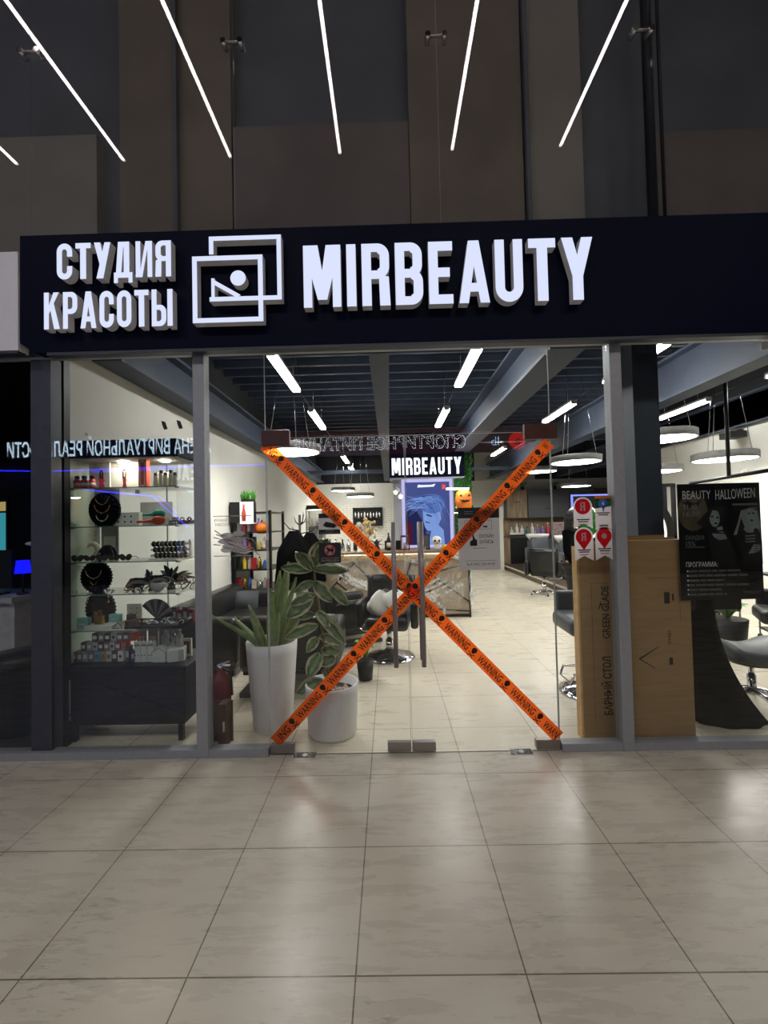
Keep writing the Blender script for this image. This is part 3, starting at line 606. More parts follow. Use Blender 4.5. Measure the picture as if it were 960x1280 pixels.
# right chairs
salon_chair('salon_chair', 'dark grey chair with footrest partly hidden behind the lettered cardboard box', (1.84, .98, 0), R(88), .66, 'leather_grey', foot=True)
salon_chair('salon_chair', 'black salon chair with star base behind the glass door edge', (3.25, 6.1, 0), R(-25), .5, 'leather', 'star')
salon_chair('salon_chair', 'black salon chair deep by the washing units', (4.6, 5.2, 0), R(-40), .5, 'leather', 'star')
def wash_unit(lab, loc, rz=0):
    t = T('washing_unit', lab, 'washing chair', loc, rz, 'hair washing units')
    MB().bx(-.28, .28, -.3, .3, .3, .48, 'leather_grey').build('seat', t, bevel=.06, seg=4)
    MB().box((0, .38, .66), (.5, .14, .5), 'leather_grey', rx=-.25).build('backrest', t, bevel=.05, seg=4)
    for s in (-1, 1): MB().bx(s*.35-.06, s*.35+.06, -.34, .5, .05, .62, 'leather_grey').build('armrest', t, bevel=.05, seg=4)
    MB().bx(-.26, .26, .45, .85, .0, .8, 'cab_grey').bx(-.25, .25, -.28, .45, 0, .3, 'cab_grey').build('base', t, bevel=.03, seg=3)
    m = MB(); m.lathe([(.12, .8), (.2, .82), (.27, .92), (.29, 1.0), (.27, 1.0), (.24, .93), (.15, .86), (.001, .85)], 'white', 28, (0, .62, 0), 1.15, 1); m.build('basin', t)
    m = MB().tube([(0, .85, .98), (0, .85, 1.08), (0, .75, 1.1)], .015, 'chrome'); m.build('tap', t)
wash_unit('grey hair washing chair with white basin seen before the bottle counter', (4.35, 9.2, .15), R(-6)); wash_unit('grey hair washing chair with white basin just behind the door edge', (4.5, 7.4, .15), R(-6)); wash_unit('third grey hair washing chair hidden mostly behind the stickers', (5.9, 9.2, .15), R(-6))
# saddle stool
p = V((3.0, .64, 0))
t = T('saddle_stool', 'grey saddle stool on chrome castor legs beside the black draped stand', 'stool', p)
m = MB(); m.grid(lambda u, v: V(((u-.5)*.52, (v-.5)*.42, .47+.05*(2*u-1)**2-.05*(2*v-1)**2)), 12, 8, 'leather_grey'); m.build('seat', t, solid=.09, bevel=.02, seg=3)
MB().lathe([(.16, .36), (.2, .42), (.001, .44)], 'black_plastic', 20).build('seat_pan', t)
MB().tube([(0, 0, .1), (0, 0, .26)], .032, 'chrome', 16).tube([(0, 0, .24), (0, 0, .4)], .022, 'chrome', 14).build('column', t)
for k in range(5):
    a = R(196)+2*PI*k/5; e = V((.3*math.cos(a), .3*math.sin(a), .08))
    MB().tube([(0, 0, .14), e*.6+V((0, 0, .06)), e], [.025, .02, .014], 'chrome', 8).build('leg', t)
    MB().tube([e+V((-.02, 0, -.04)), e+V((.02, 0, -.04))], .038, 'black_plastic', 14).box(e+V((0, 0, -.01)), (.03, .05, .05), 'black_plastic').build('caster', t)
# draped stand
t = T('draped_stand', 'black cloth draped in a flaring cone below the halloween poster', 'draped stand', (2.5, .4, 0)); m = MB()
def drape(u, v):
    z = 1.0*(1-v); w0 = .2+.36*v**2.3; a = 2*PI*u; f = 1+.04*math.sin(9*a)*v
    return V((2.33+w0/2+w0/2*f*math.cos(a), .42+(.07+.11*v)*f*math.sin(a), z))
m.grid(drape, 54, 14, 'cloth_black'); P(t, 'cloth', m); P(t, 'top_board', MB().bx(2.34, 2.72, .36, .5, .86, 1.02, 'black'), bevel=.006)
# hair trolley tool behind poster
def trolley(lab, loc, rz):
    t = T('trolley', lab, 'trolley', loc, rz)
    for x in (-.2, .2):
        for y in (-.15, .15): MB().tube([(x, y, .06), (x, y, .85)], .011, 'alu').ball((x, y, .03), .03, 'black_plastic', 10).build('leg', t)
    for z in (.12, .38, .6, .82): MB().bx(-.21, .21, -.16, .16, z, z+.03, 'black_plastic').build('tray', t, bevel=.008)
trolley('grey salon trolley with black trays behind the poster and draped cloth', (4.15, 2.55, 0), .2); trolley('low salon trolley standing near the wide mirror frame', (4.9, 2.4, 0), -.3)
p = at(950, 795, 1.6); p.z = 0
salon_chair('salon_chair', 'black salon chair behind the saddle stool', (4.35, 1.75, 0), R(60), .5, 'leather', 'disc')

# ------------------------------------------------------------------ boxes
def carton(nm, lab, x0, x1, y0, y1, z1, rz=0):
    t = T(nm, lab, 'box', ((x0+x1)/2, (y0+y1)/2, 0), rz); w, d = (x1-x0)/2, (y1-y0)/2
    MB().bx(-w, w, -d, d, 0, z1, 'cardboard').build('body', t, bevel=.004)
    return t, w, d, z1
t, w_, d_, z1 = carton('cardboard_box', 'tall brown carton with vertical bar table lettering behind the round stickers', 1.36, 1.675, .14, .215, 1.39, R(1))
fr = ((0, -d_-.0015, 0), X, Z)
up = V((0, 0, 1)); lf = V((-1, 0, 0))
m = MB().text('GREEN GLADE', (.065, -d_-.0015, .72), up, lf, 'card_print', w=.38, h=.055, align='L', off=.02).text('БАРНЫЙ СТОЛ', (.065, -d_-.0015, .17), up, lf, 'card_print', w=.42, h=.058, align='L', off=.03)
m.flat([(-.015, .93), (.005, .99), (.025, .93), (.015, .935), (.005, .965), (-.005, .935)], (.0, -d_-.0015, .0), X, Z, 'card_print')
m.build('print', t)
m = MB()
for a in (rc(-.06, .13, 1.12, 1.122), rc(-.06, -.058, .1, 1.12)): m.flat(a, (0, -d_-.001, 0), X, Z, 'card_print')
m.build('fold_lines', t); MB().bx(-w_+.03, w_-.02, -d_+.02, -d_+.03, z1, z1+.035, 'cardboard').build('flap', t); MB().bx(-w_-.003, -w_+.012, -d_-.002, d_, 0, z1, 'card_edge').build('edge', t)
t, w_, d_, z1 = carton('cardboard_box', 'wide plain brown carton leaning between the post and the black poster', 1.685, 2.12, .06, .2, 1.43, 0)
MB().bx(-w_+.02, w_-.1, d_-.03, d_-.02, z1, z1+.03, 'cardboard').bx(-w_+.03, w_-.05, 0, .01, z1, z1+.015, 'cardboard').build('flap', t)
m = MB()
for a in (rc(-.1, .14, 1.16, 1.162), rc(.138, .14, .85, 1.16), rc(.03, .07, .98, 1.06), rc(.085, .1, 1.0, 1.05), rc(.05, .075, .55, .6)): m.flat(a, (0, -d_-.0015, 0), X, Z, 'card_print')
m.flat([(-.16, .6), (-.02, .68), (-.02, .675), (-.15, .592)], (0, -d_-.0015, 0), X, Z, 'card_print').flat([(-.16, .6), (-.05, .53), (-.052, .525), (-.165, .595)], (0, -d_-.0015, 0), X, Z, 'card_print')
m.text('PM01', (.07, -d_-.0015, .7), up, lf, 'card_print', w=.09, h=.025, align='L'); m.build('print', t)
# extinguisher and dark bag behind the slim post
t = T('fire_extinguisher', 'dark red fire extinguisher half hidden by the slim grey post', 'fire extinguisher', (-1.33, .3, .0))
MB().lathe([(.075, .06), (.08, .08), (.08, .4), (.06, .45), (.03, .48), (.03, .5)], 'dark_red', 24).build('body', t); MB().lathe([(.07, 0), (.08, .06)], 'black', 20).build('foot', t)
MB().tube([(0, 0, .49), (0, 0, .53)], .02, 'chrome').box((.03, 0, .545), (.1, .02, .012), 'chrome', ry=-.3).box((.03, 0, .525), (.1, .02, .01), 'chrome').build('valve', t); MB().tube([(.02, 0, .5), (.08, 0, .48), (.09, 0, .3)], .011, 'black_plastic').build('hose', t)
solo('box_stand', MB().bx(-1.4, -1.37, .12, .22, 0, .3, 'brown').bx(-1.27, -1.215, .1, .2, 0, .31, 'brown').bx(-1.4, -1.2, .2, .21, 0, .3, 'brown').bx(-1.23, -1.222, .085, .1, .12, .19, 'cream'), 'dark brown holder with a pale slot around the red extinguisher', 'holder')
p = at(50, 930, .16)
solo('paper_bag', MB().ball((p.x, .2, .05), .055, 'white', 12, (1.2, .8, .9)).ball((p.x+.09, .22, .035), .04, 'white', 10), 'small crumpled white bag on the floor by the corner post', 'bag')

# ------------------------------------------------------------------ reception
t = T('reception_desk', 'reception desk with beige faceted front draped in fake spider web', 'desk', (.05, 4.6, 0))
P(t, 'body', MB().bx(-1.25, 1.31, 4.12, 4.85, .06, .96, 'desk_panel').bx(-1.22, 1.29, 4.16, 4.8, 0, .06, 'black'))
P(t, 'top', MB().bx(-1.3, 1.0, 4.0, 4.9, 1.08, 1.12, 'desk_top'), bevel=.005); P(t, 'top', MB().bx(-1.25, 1.0, 4.2, 4.8, .96, 1.08, 'cream').bx(1.0, 1.33, 4.1, 4.85, .96, .99, 'desk_top'))
m = MB()
for (a, b) in (((-1.2, .3), (-.6, .93)), ((-.6, .93), (.1, .2)), ((.1, .2), (.35, .95)), ((.35, .95), (1.3, .25)), ((.1, .2), (1.3, .1)), ((-.2, .06), (-.9, .62)), ((.62, .72), (1.3, .9)), ((.4, .1), (.75, .6))):
    d = V((b[0]-a[0], 0, b[1]-a[1])); n = V((-d.z, 0, d.x)).normalized()*.011
    q = [(a[0]+n.x, a[1]+n.z), (b[0]+n.x, b[1]+n.z), (b[0]-n.x, b[1]-n.z), (a[0]-n.x, a[1]-n.z)]
    m.prism(q, (0, 4.11, 0), X, Z, (0, .012, 0), 'black')
m.bx(1.29, 1.32, 4.1, 4.86, 0, .98, 'black'); P(t, 'inlay', m)
P(t, 'light_strip', MB().bx(-1.25, .98, 4.13, 4.15, 1.055, 1.075, em('warm_strip', 'ffe6c0', 3) and 'warm_strip'))
# spider web
random.seed(11); m = MB()
anch = [(-1.2, 1.1), (-.9, .95), (-.75, 1.12), (-.4, 1.1), (-.1, .9), (.2, 1.1), (.6, 1.1), (.95, 1.1), (1.3, .98), (1.32, .6), (1.3, .2), (.9, .1), (.5, .55), (.1, .6), (-.5, .6), (-.8, .45), (-1.1, .5), (.75, .35)]
for k in range(34):
    a, b = random.sample(anch, 2)
    if math.dist(a, b) > 1.3: continue
    wd = random.choice((.012, .02, .035, .06)); sag = random.uniform(.02, .16); ph = random.random()*6
    def f(u, v): return V((a[0]+(b[0]-a[0])*u+.02*math.sin(9*u+ph), 4.085-.03*math.sin(PI*u)-.012*k/34+.01*math.sin(7*u+ph), a[1]+(b[1]-a[1])*u-sag*math.sin(PI*u)+(v-.5)*wd*(1+1.8*(2*u-1)**2)))
    m.grid(f, 14, 2, 'web')
for k, (cx, cz, s) in enumerate(((-.75, .93, .28), (-.4, .8, .22), (.95, .62, .3), (1.0, .35, .22), (.3, .85, .2), (1.25, .45, .16))):
    m.grid(lambda u, v: V((cx+(u-.5)*s*1.6+.04*math.sin(6*v+k), 4.06+.02*math.sin(5*u+k), cz+(v-.5)*s*2+.05*math.sin(5*u+k))), 10, 10, 'web_thin')
# strands reaching to the armchair
for k in range(16):
    a = V((-.85+.05*k, 4.03, .9-.04*k)); b = V((-.75+.12*k, 3.15+.05*(k % 3), .78-.03*(k % 4)))
    m.grid(lambda u, v: a.lerp(b, u)+V((.012*math.sin(8*u+k), 0, -.1*math.sin(PI*u)+(v-.5)*.035)), 12, 1, 'web')
tag(solo('spider_web', m, 'tangled white fake spider web hung over the reception desk front', 'spider web'), kind='stuff')

# counter things on the desk (z 1.12)
def put(x, y): return V((x, y, 1.12))
def vase(p, lab):
    t = T('flower_vase', lab, 'vase', p)
    MB().lathe([(.05, 0), (.075, .06), (.06, .14), (.035, .18), (.045, .2)], 'white', 20).build('vase', t)
    random.seed(5); m = MB()
    for k in range(46):
        a = random.random()*6.28; r = random.uniform(.03, .19); e = V((r*math.cos(a), r*math.sin(a)*.7, random.uniform(.3, .56)-r*.4))
        m.tube([(0, 0, .17), e*.6+V((0, 0, .06)), e], [.003, .0025, .002], 'dried', 4)
        m.ball(e, random.uniform(.015, .035), 'dried' if k % 3 else 'cream', 6, (1, 1, 1.5))
    m.build('dried_flowers', t)
vase(put(-.42, 4.3), 'white vase of dried beige flowers on the reception desk')
q = at(400, 670, 4.25)
for k in range(6):
    x = -1.15+.11*k
    t = T('decor_bottle', 'small dark glass bottle in the cluster on the reception desk, %s from the wall end' % ('first', 'second', 'third', 'fourth', 'fifth', 'sixth')[k], 'bottle', (x, 4.35+.06*(k % 2), 1.12), 0, 'bottles at the wall end of the reception desk')
    MB().lathe([(.03, 0), (.035, .02), (.035, .1+.02*(k % 3)), (.012, .15), (.012, .2)], 'black' if k % 2 else 'silver', 14).build('body', t); MB().lathe([(.015, .2), (.015, .23)], 'white', 12).build('cap', t)
def plaque(name, lab, x, y, w, h, mat, cat='frame', inner=None, z=1.12):
    t = T(name, lab, cat, (x, y, z)); MB().bx(-w/2, w/2, -.015, .015, 0, h, mat).build('frame', t)
    if inner: MB().bx(-w/2+.015, w/2-.015, -.019, -.014, .015, h-.015, inner).build('picture', t)
    return t
t = T('wine_bottle', 'dark bottle beside the blue lightbox on the desk', 'bottle', put(-.02, 4.3)); MB().lathe([(.035, 0), (.037, .02), (.037, .17), (.014, .24), (.014, .3)], 'black', 16).build('body', t); MB().lathe([(.038, .05), (.038, .13)], 'cream', 16).build('label_band', t)
t = T('lantern', 'reddish brown lantern on the reception desk', 'lantern', put(.26, 4.3)); MB().bx(-.075, .075, -.06, .06, 0, .02, 'maroon').bx(-.075, .075, -.06, .06, .22, .25, 'maroon').build('frame', t)
for s in (-1, 1): MB().bx(s*.07-.008, s*.07+.008, -.06, .06, .02, .22, 'maroon').build('side', t)
MB().lathe([(.03, .02), (.03, .12), (.001, .13)], 'cream', 14).build('candle', t)
plaque('framed_photo', 'dark photo frame standing on the reception desk', .58, 4.28, .2, .26, 'black', 'frame', 'cab_grey')
t = T('skull_ornament', 'white skull ornament on the reception desk', 'ornament', put(.8, 4.3))
MB().ball((0, 0, .15), .085, 'white', 18, (1, 1.1, .95)).box((0, -.03, .05), (.09, .09, .07), 'white').build('skull', t); MB().ball((-.032, -.075, .15), .022, 'black', 8).ball((.032, -.075, .15), .022, 'black', 8).ball((0, -.09, .11), .01, 'black', 6).build('eye_sockets', t)
t = T('cup', 'small yellow cup at the end of the reception desk', 'cup', put(.9, 4.12)); MB().lathe([(.03, 0), (.04, .09), (.036, .09), (.028, .01), (.001, .01)], 'yellow', 16).build('body', t); MB().tube([(.038, 0, .07), (.065, 0, .06), (.06, 0, .03), (.033, 0, .02)], .006, 'yellow').build('handle', t)
plaque('tablet', 'black tablet lying tilted on the reception desk', .05, 4.45, .28, .16, 'black', 'tablet')
t = T('ornament', 'dark spiky halloween figure on the desk beside the dried flowers', 'ornament', put(-.22, 4.25)); m = MB().lathe([(.06, 0), (.05, .05), (.03, .1), (.04, .15), (.001, .2)], 'black', 10)
for k in range(9): a = k*.7; m.tube([(.0, 0, .12), (.12*math.cos(a), .08*math.sin(a), .1+.1*abs(math.sin(k)))], [.012, .002], 'black', 5)
m.build('figure', t)

# sign column behind the desk
t = T('inner_sign', 'dark hanging box with glowing white letters above the blue lightbox', 'sign', (.8, 5.9, 2.5))
P(t, 'panel', MB().bx(.03, 1.54, 5.62, 6.2, 2.49, 3.4, 'sign_black')); m = MB()
a, b = at(490, 594, 5.58), at(577, 592, 5.58); h = at(490, 573, 5.58).z-a.z
em('inner_white', 'f4f6ff', 1.8)
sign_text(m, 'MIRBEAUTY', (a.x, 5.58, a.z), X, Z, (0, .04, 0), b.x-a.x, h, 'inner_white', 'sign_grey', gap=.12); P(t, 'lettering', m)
P(t, 'bottom_edge', MB().bx(.03, 1.54, 5.6, 6.2, 2.47, 2.49, 'alu'))
struct('wall_column', MB().bx(.1, 1.7, 5.9, 6.5, 0, 3.05, 'wall_grey'))
# lightbox: portrait with swept hair
t = T('lightbox', 'glowing blue lightbox poster of a face with windswept hair', 'lightbox', (.79, 5.8, 1.05))
x0, x1, z0, z1 = .27, 1.31, 1.06, 2.47
em('lb_bg', '5862a6', .75); em('lb_hair', '5c79c8', .9); em('lb_light', '8fb0f0', 1.0); em('lb_dark', '2c3366', .7); em('lb_face', '86a6ea', .95); em('lb_glow', 'cfc8ff', 1.0); em('lb_red', '6a2440', .6); em('lb_white', 'dfeaff', 1.3)
P(t, 'frame', MB().bx(x0, x0+.06, 5.74, 5.9, z0, z1, 'lb_glow').bx(x1-.06, x1, 5.74, 5.9, z0, z1, 'lb_glow').bx(x0, x1, 5.74, 5.9, z1-.06, z1, 'lb_glow').bx(x0, x1, 5.74, 5.9, z0, z0+.06, 'lb_glow'))
m = MB().bx(x0+.05, x1-.05, 5.78, 5.9, z0+.05, z1-.05, 'lb_bg'); o_ = (x0, 5.775, z0)
m.flat([(.06, .06), (.42, .06), (.5, .4), (.3, .75), (.06, .8)], o_, X, Z, 'lb_dark'); m.flat([(.06, .06), (.2, .06), (.2, .5), (.06, .55)], (x0, 5.774, z0), X, Z, 'lb_red')
m.flat([(.52, .06), (.86, .06), (.84, .36), (.74, .46), (.6, .45), (.58, .3)], (x0, 5.773, z0), X, Z, 'lb_face')
m.flat([(.46, .42), (.5, .36), (.6, .34), (.72, .42), (.8, .6), (.78, .82), (.66, .95), (.5, .92), (.42, .75), (.43, .55)], (x0, 5.772, z0), X, Z, 'lb_face')
random.seed(21)
def lbf(poly, mat, k): m.flat([(min(max(a, .065), .975), min(max(b, .07), 1.34)) for a, b in poly], (x0, 5.7715-k*.00006, z0), X, Z, mat)
lbf([(.62+.27*math.cos(2*PI*k/24), .9+.2*math.sin(2*PI*k/24)) for k in range(24)], 'lb_hair', 0)
for k in range(120):                                      # long strands blown sideways from the crown
    a0 = R(random.uniform(30, 200)); sx, sy = .62+.26*math.cos(a0)*random.uniform(.2, 1), .9+.2*math.sin(a0)*random.uniform(.2, 1); s_ = -1 if k % 4 else 1
    l = random.uniform(.2, .6)*(1 if s_ < 0 else .5); dr = random.uniform(-.1, .35)*l*2; wd = random.uniform(.002, .009); up, dn = [], []
    for q in range(11):
        u = q/10; px, py = sx+s_*l*u, sy-dr*u*u+.05*math.sin(4*u+k)*u-(.5*u*u if s_ > 0 else 0); ww = wd*math.sin(PI*(.08+.9*u)); up.append((px, py+ww)); dn.append((px, py-ww))
    lbf(up+dn[::-1], ('lb_hair', 'lb_light', 'lb_dark', 'lb_light', 'lb_hair')[k % 5], k+1)
m.flat([(.47, .52), (.56, .5), (.57, .515), (.47, .54)], (x0, 5.763, z0), X, Z, 'lb_dark'); m.flat([(.49, .66), (.6, .63), (.62, .65), (.5, .69)], (x0, 5.763, z0), X, Z, 'lb_dark'); m.flat([(.45, .58), (.49, .57), (.5, .66), (.47, .65)], (x0, 5.763, z0), X, Z, 'lb_light')
m.flat([(.32, 1.24), (.66, 1.25), (.7, 1.31), (.6, 1.29), (.4, 1.29), (.34, 1.3)], (x0, 5.762, z0), X, Z, 'lb_white'); m.rect(.82, .9, 1.2, 1.3, (x0, 5.763, z0), X, Z, 'red')
P(t, 'poster', m)
t = T('moss_wall', 'strip of bright green moss wall beside the blue lightbox', 'moss wall', (1.55, 5.8, 1.2))
random.seed(4); m = MB().bx(1.36, 1.72, 5.84, 5.9, 1.2, 3.0, 'moss'); P(t, 'backing', m); m = MB()
for k in range(260): m.ball((random.uniform(1.37, 1.72), random.uniform(5.8, 5.84), random.uniform(1.22, 2.99)), random.uniform(.02, .045), 'moss', 6)
o = P(t, 'moss', m); o['kind'] = 'stuff'
q = at(578, 626, 5.7)
t = T('pumpkin_pail', 'orange pumpkin pail with carved dark grin on the moss wall', 'pumpkin', (q.x, 5.56, q.z-.19)); o = MB().lathe([(.1, 0), (.15, .03), (.17, .18), (.15, .34), (.12, .38)], 'orange', 26).build('body', t)
m = MB()
for sx in (-.08, .08): m.flat([(sx-.035, .26), (sx+.035, .26), (sx, .31)], (0, -.176, 0), X, Z, 'black')
m.flat([(-.12, .22), (-.07, .16), (0, .145), (.07, .16), (.12, .22), (.06, .185), (.03, .2), (0, .18), (-.03, .2), (-.06, .185)], (0, -.178, 0), X, Z, 'black'); m.build('carved_face', t)
MB().tube([(-.13, 0, .37), (-.06, 0, .46), (.06, 0, .46), (.13, 0, .37)], .008, 'black').build('handle', t)
q = at(572, 611, 5.4)
t = T('bar_lamp', 'short glowing white bar lamp above the orange pumpkin pail', 'lamp', (q.x, 5.4, q.z)); P(t, 'diffuser', MB().tube([(q.x-.22, 5.4, q.z), (q.x+.22, 5.4, q.z)], .018, 'tube_light', 10)); P(t, 'arm', MB().tube([(q.x, 5.4, q.z+.015), (q.x, 5.85, q.z+.03)], .01, 'silver'))
solo('glossy_board', MB().bx(1.38, 1.72, 5.82, 5.86, 1.45, 1.93, pm('mirror_grey', '50555a', .25, .5) and 'mirror_grey'), 'glossy grey panel under the pumpkin pail', 'panel')
# dark cubby on back wall with bottles
t = T('wall_niche_shelf', 'black wall shelf with bottles on the white back wall', 'shelf', (-.75, 11.5, 1.5)); a, b = at(441, 657, 11.4), at(478, 635, 11.4)
P(t, 'back', MB().bx(a.x, b.x, 11.52, 11.58, a.z, b.z, 'black')); P(t, 'board', MB().bx(a.x, b.x, 11.38, 11.54, a.z+.22, a.z+.25, 'black')); P(t, 'board', MB().bx(a.x, b.x, 11.38, 11.54, a.z-.03, a.z, 'black')); P(t, 'board', MB().bx(a.x, b.x, 11.38, 11.54, b.z, b.z+.03, 'black'))
for k in range(9):
    x = a.x+.1+k*(b.x-a.x-.2)/8
    solo('bottle', MB().lathe([(.03, a.z+.25), (.032, a.z+.38), (.012, a.z+.42), (.012, a.z+.45)], 'white' if k % 2 else 'silver', 10, (x, 11.44, 0)), 'tiny pale bottle on the black wall shelf, %s along' % ('first', 'second', 'third', 'fourth', 'fifth', 'sixth', 'seventh', 'eighth', 'ninth')[k], 'bottle', 'bottles on the black wall shelf')

# ------------------------------------------------------------------ back right: cupboards, counter
a, b = at(634, 648, 11.2), at(661, 612, 11.2)
cz0, cz1 = a.z, b.z
def cupboard(lab, x0, x1, mat, drawers):
    t = T('wall_cupboard', lab, 'cupboard', ((x0+x1)/2, 11.4, cz0), 0, 'wall cupboards over the bottle counter')
    P(t, 'body', MB().bx(x0, x1, 11.22, YB-.01, cz0, cz1, 'cab_grey'))
    n = 2 if drawers else 1
    for k in range(n):
        z0 = cz0+(cz1-cz0)*k/n+.01; z1 = cz0+(cz1-cz0)*(k+1)/n-.01
        d = P(t, 'door', MB().bx(x0+.01, x1-.01, 11.19, 11.22, z0, z1, mat)); h = MB().bx((x0+x1)/2-.1, (x0+x1)/2+.1, 11.17, 11.19, (z0+z1)/2+.05, (z0+z1)/2+.07, 'black').build('handle', d)
XC = a.x
cupboard('pale wood wall cupboard above the bottle counter', XC, XC+.68, 'wood_warm', False)
cupboard('grey two door wall cupboard beside the pale wood one', XC+.7, XC+2.06, 'cab_grey', True)
cupboard('dark grey wall cupboard behind the round red stickers', XC+2.08, XC+2.9, 'cab_grey', True); cupboard('dark wood wall cupboard at the end of the cupboard row', XC+2.92, XC+3.9, 'wood_dark', False)
t = T('counter', 'long wood counter with dark doors below the wall cupboards', 'counter', (XC+2, 11.3, .15)); P(t, 'top', MB().bx(XC-.05, XC+4.4, 10.95, YB-.01, 1.0, 1.04, 'wood_dark')); P(t, 'side_panel', MB().bx(XC-.05, XC+.02, 11.0, YB-.01, .15, 1.0, 'wood_warm')); P(t, 'body', MB().bx(XC+.02, XC+4.4, 11.03, YB-.01, .15, 1.0, 'black'))
for k in range(4): P(t, 'door', MB().bx(XC+.04+k*1.08, XC+1.1+k*1.08, 11.0, 11.03, .2, .98, 'cab_grey' if k % 2 else 'black'))
struct('wall_back_panel', MB().bx(XC-.05, XC+4.4, YB-.02, YB-.001, 1.04, cz0, 'wood_warm'))
BC = ('cream', 'white', 'white', 'teal', 'white', 'purple', 'purple', 'pink', 'pink', 'white', 'cream', 'white')
NAMES = {'cream': 'cream', 'white': 'white', 'teal': 'teal', 'purple': 'lilac', 'pink': 'pink'}
ORD = ('first', 'second', 'third', 'fourth', 'fifth', 'sixth', 'seventh', 'eighth', 'ninth', 'tenth', 'eleventh', 'twelfth', 'thirteenth', 'fourteenth')
for k, c in enumerate(BC):
    x = XC+.12+k*.17; h = .26+.12*((k*5) % 3)/2
    t = T('shampoo_bottle', '%s shampoo bottle on the counter under the cupboards, %s from the white door trim' % (NAMES[c], ORD[k]), 'bottle', (x, 11.15, 1.04), 0, 'bottles on the washing counter')
    MB().lathe([(.05, 0), (.055, .02), (.055, h*.75), (.02, h*.85), (.02, h)], c, 12).build('body', t); MB().lathe([(.018, h), (.018, h+.05)], 'black' if k == 3 else 'white', 8).build('cap', t)
solo('towel_tray', MB().bx(XC+.02, XC+.5, 11.0, 11.12, 1.04, 1.1, 'black').bx(XC+.04, XC+.48, 11.0, 11.1, 1.1, 1.16, 'white'), 'black tray of folded white towels on the bottle counter', 'tray')
pm('rose_grey', 'a88f90', .6, var=.5, scale=12); q = at(700, 661, 10.9); t = plaque('photo_card', 'white photo card standing on the counter behind the basins', q.x, 11.05, .36, .42, 'white', 'picture', 'rose_grey', 1.04)
for k, px in enumerate((653, 693)):
    q = at(px, 608, 11.35); t = T('small_plant', 'tiny potted plant on top of the ' + ('pale wood cupboard', 'grey wall cupboard')[k], 'plant', (q.x, 11.35, cz1)); MB().lathe([(.05, 0), (.07, .11), (.06, .11)], 'black', 14).build('pot', t)
    m = MB(); random.seed(k)
    for j in range(24): aa = random.random()*6.28; m.tube([(0, 0, .1), (.06*math.cos(aa), .06*math.sin(aa), .2), (.15*math.cos(aa), .15*math.sin(aa), .16+random.random()*.14)], [.012, .014, .002], 'leaf_green', 4)
    m.build('foliage', t)
em('blue_edge', '8890ff', 1.5)
t = T('mirror', 'wide mirror edged in pale blue light behind the stickers', 'mirror', (5.6, 8.4, .2)); a, b = at(716, 660, 8.4), at(775, 617, 8.4)
P(t, 'glass', MB().bx(a.x, b.x, 8.4, 8.42, .5, b.z-.05, 'mirror_grey')); P(t, 'light_edge', MB().bx(a.x-.02, a.x+.02, 8.37, 8.42, .5, b.z, 'blue_edge').bx(a.x, b.x, 8.37, 8.42, b.z-.04, b.z, 'blue_edge')); P(t, 'foot', MB().bx(a.x, b.x, 8.36, 8.48, .15, .5, 'black'))

# ================================================================== PLANTS BY THE DOOR
t = T('snake_plant', 'snake plant with yellow edged leaves in a tall tapered white pot', 'plant', (-.96, .42, 0))
MB().lathe([(.14, 0), (.15, .01), (.195, .6), (.2, .68), (.185, .68), (.175, .6), (.17, .58)], 'pot_white', 44).build('pot', t); MB().lathe([(.001, .6), (.176, .59)], 'soil', 24).build('soil', t)
random.seed(9); m = MB()
def blade(m, base, tip, w, bend, twist, mat='leaf_green', edge='leaf_yellow'):
    base, tip = V(base), V(tip); ax = (tip-base); sd = V((math.cos(twist), math.sin(twist), 0)); up = ax.normalized()
    for e, (wf, mm) in enumerate(((1.0, edge), (.82, mat))):
        def f(u, v):
            p = base+ax*v+V(bend)*math.sin(PI*v*.5)**2*v
            ww = w*wf*(math.sin(PI*(.16+.84*v*.98))**.6)*(1-.2*v); c = (2*u-1)
            return p+sd*c*ww/2+sd.cross(up)*(.012*(1-c*c)+(.003 if e else 0))
        m.grid(f, 4, 12, mm)
        if e: m.grid(lambda u, v: f(u, v)-sd.cross(up)*.007, 4, 12, mm)
for (dx, dy, tx, ty, h, w) in ((-.03, -.02, -.36, -.06, .94, .06), (-.05, .0, -.12, .03, .98, .055), (0, -.03, .02, -.02, 1.12, .065), (.03, .02, .13, .02, 1.32, .07), (.05, -.02, .2, 0, 1.2, .06), (-.01, .05, .06, .08, 1.24, .06), (.07, 0, .24, .05, .95, .06), (-.06, -.05, -.06, -.08, .9, .055), (.02, -.06, .09, -.07, .95, .06), (-.08, .03, -.22, .08, .86, .05), (.08, .05, .17, .12, 1.05, .055), (.0, .07, -.02, .14, 1.0, .05)):
    blade(m, (dx, dy, .58), (dx+tx*(.9 if tx < -.1 else .5), dy+ty, h), w*1.5, (tx*.3, ty*.2, -.02), random.uniform(-.6, .6))
m.build('foliage', t)
t = T('rubber_plant', 'variegated rubber plant with broad cream edged leaves in a wide white pot', 'plant', (-.47, .3, 0))
MB().lathe([(.165, 0), (.185, .03), (.2, .34), (.203, .385), (.188, .385), (.18, .3)], 'pot_white', 44).build('pot', t); MB().lathe([(.001, .325), (.186, .315)], 'soil', 24).build('soil', t)
m = MB(); random.seed(2)
for k in range(70): m.ball((.08+random.gauss(0, .035), -.04+random.gauss(0, .04), .33+random.random()*.015), random.uniform(.008, .016), 'pebble', 6)
m.build('pebbles', t)['kind'] = 'stuff'
q = lambda x, y: at(x, y, .3)-V((-.47, .3, 0))
st = [V((.0, 0, .3)), q(404, 800), q(399, 760), q(393, 720), q(390, 690)]
MB().tube(st, [.013, .012, .011, .009, .007], 'stem', 8).build('stem', t)
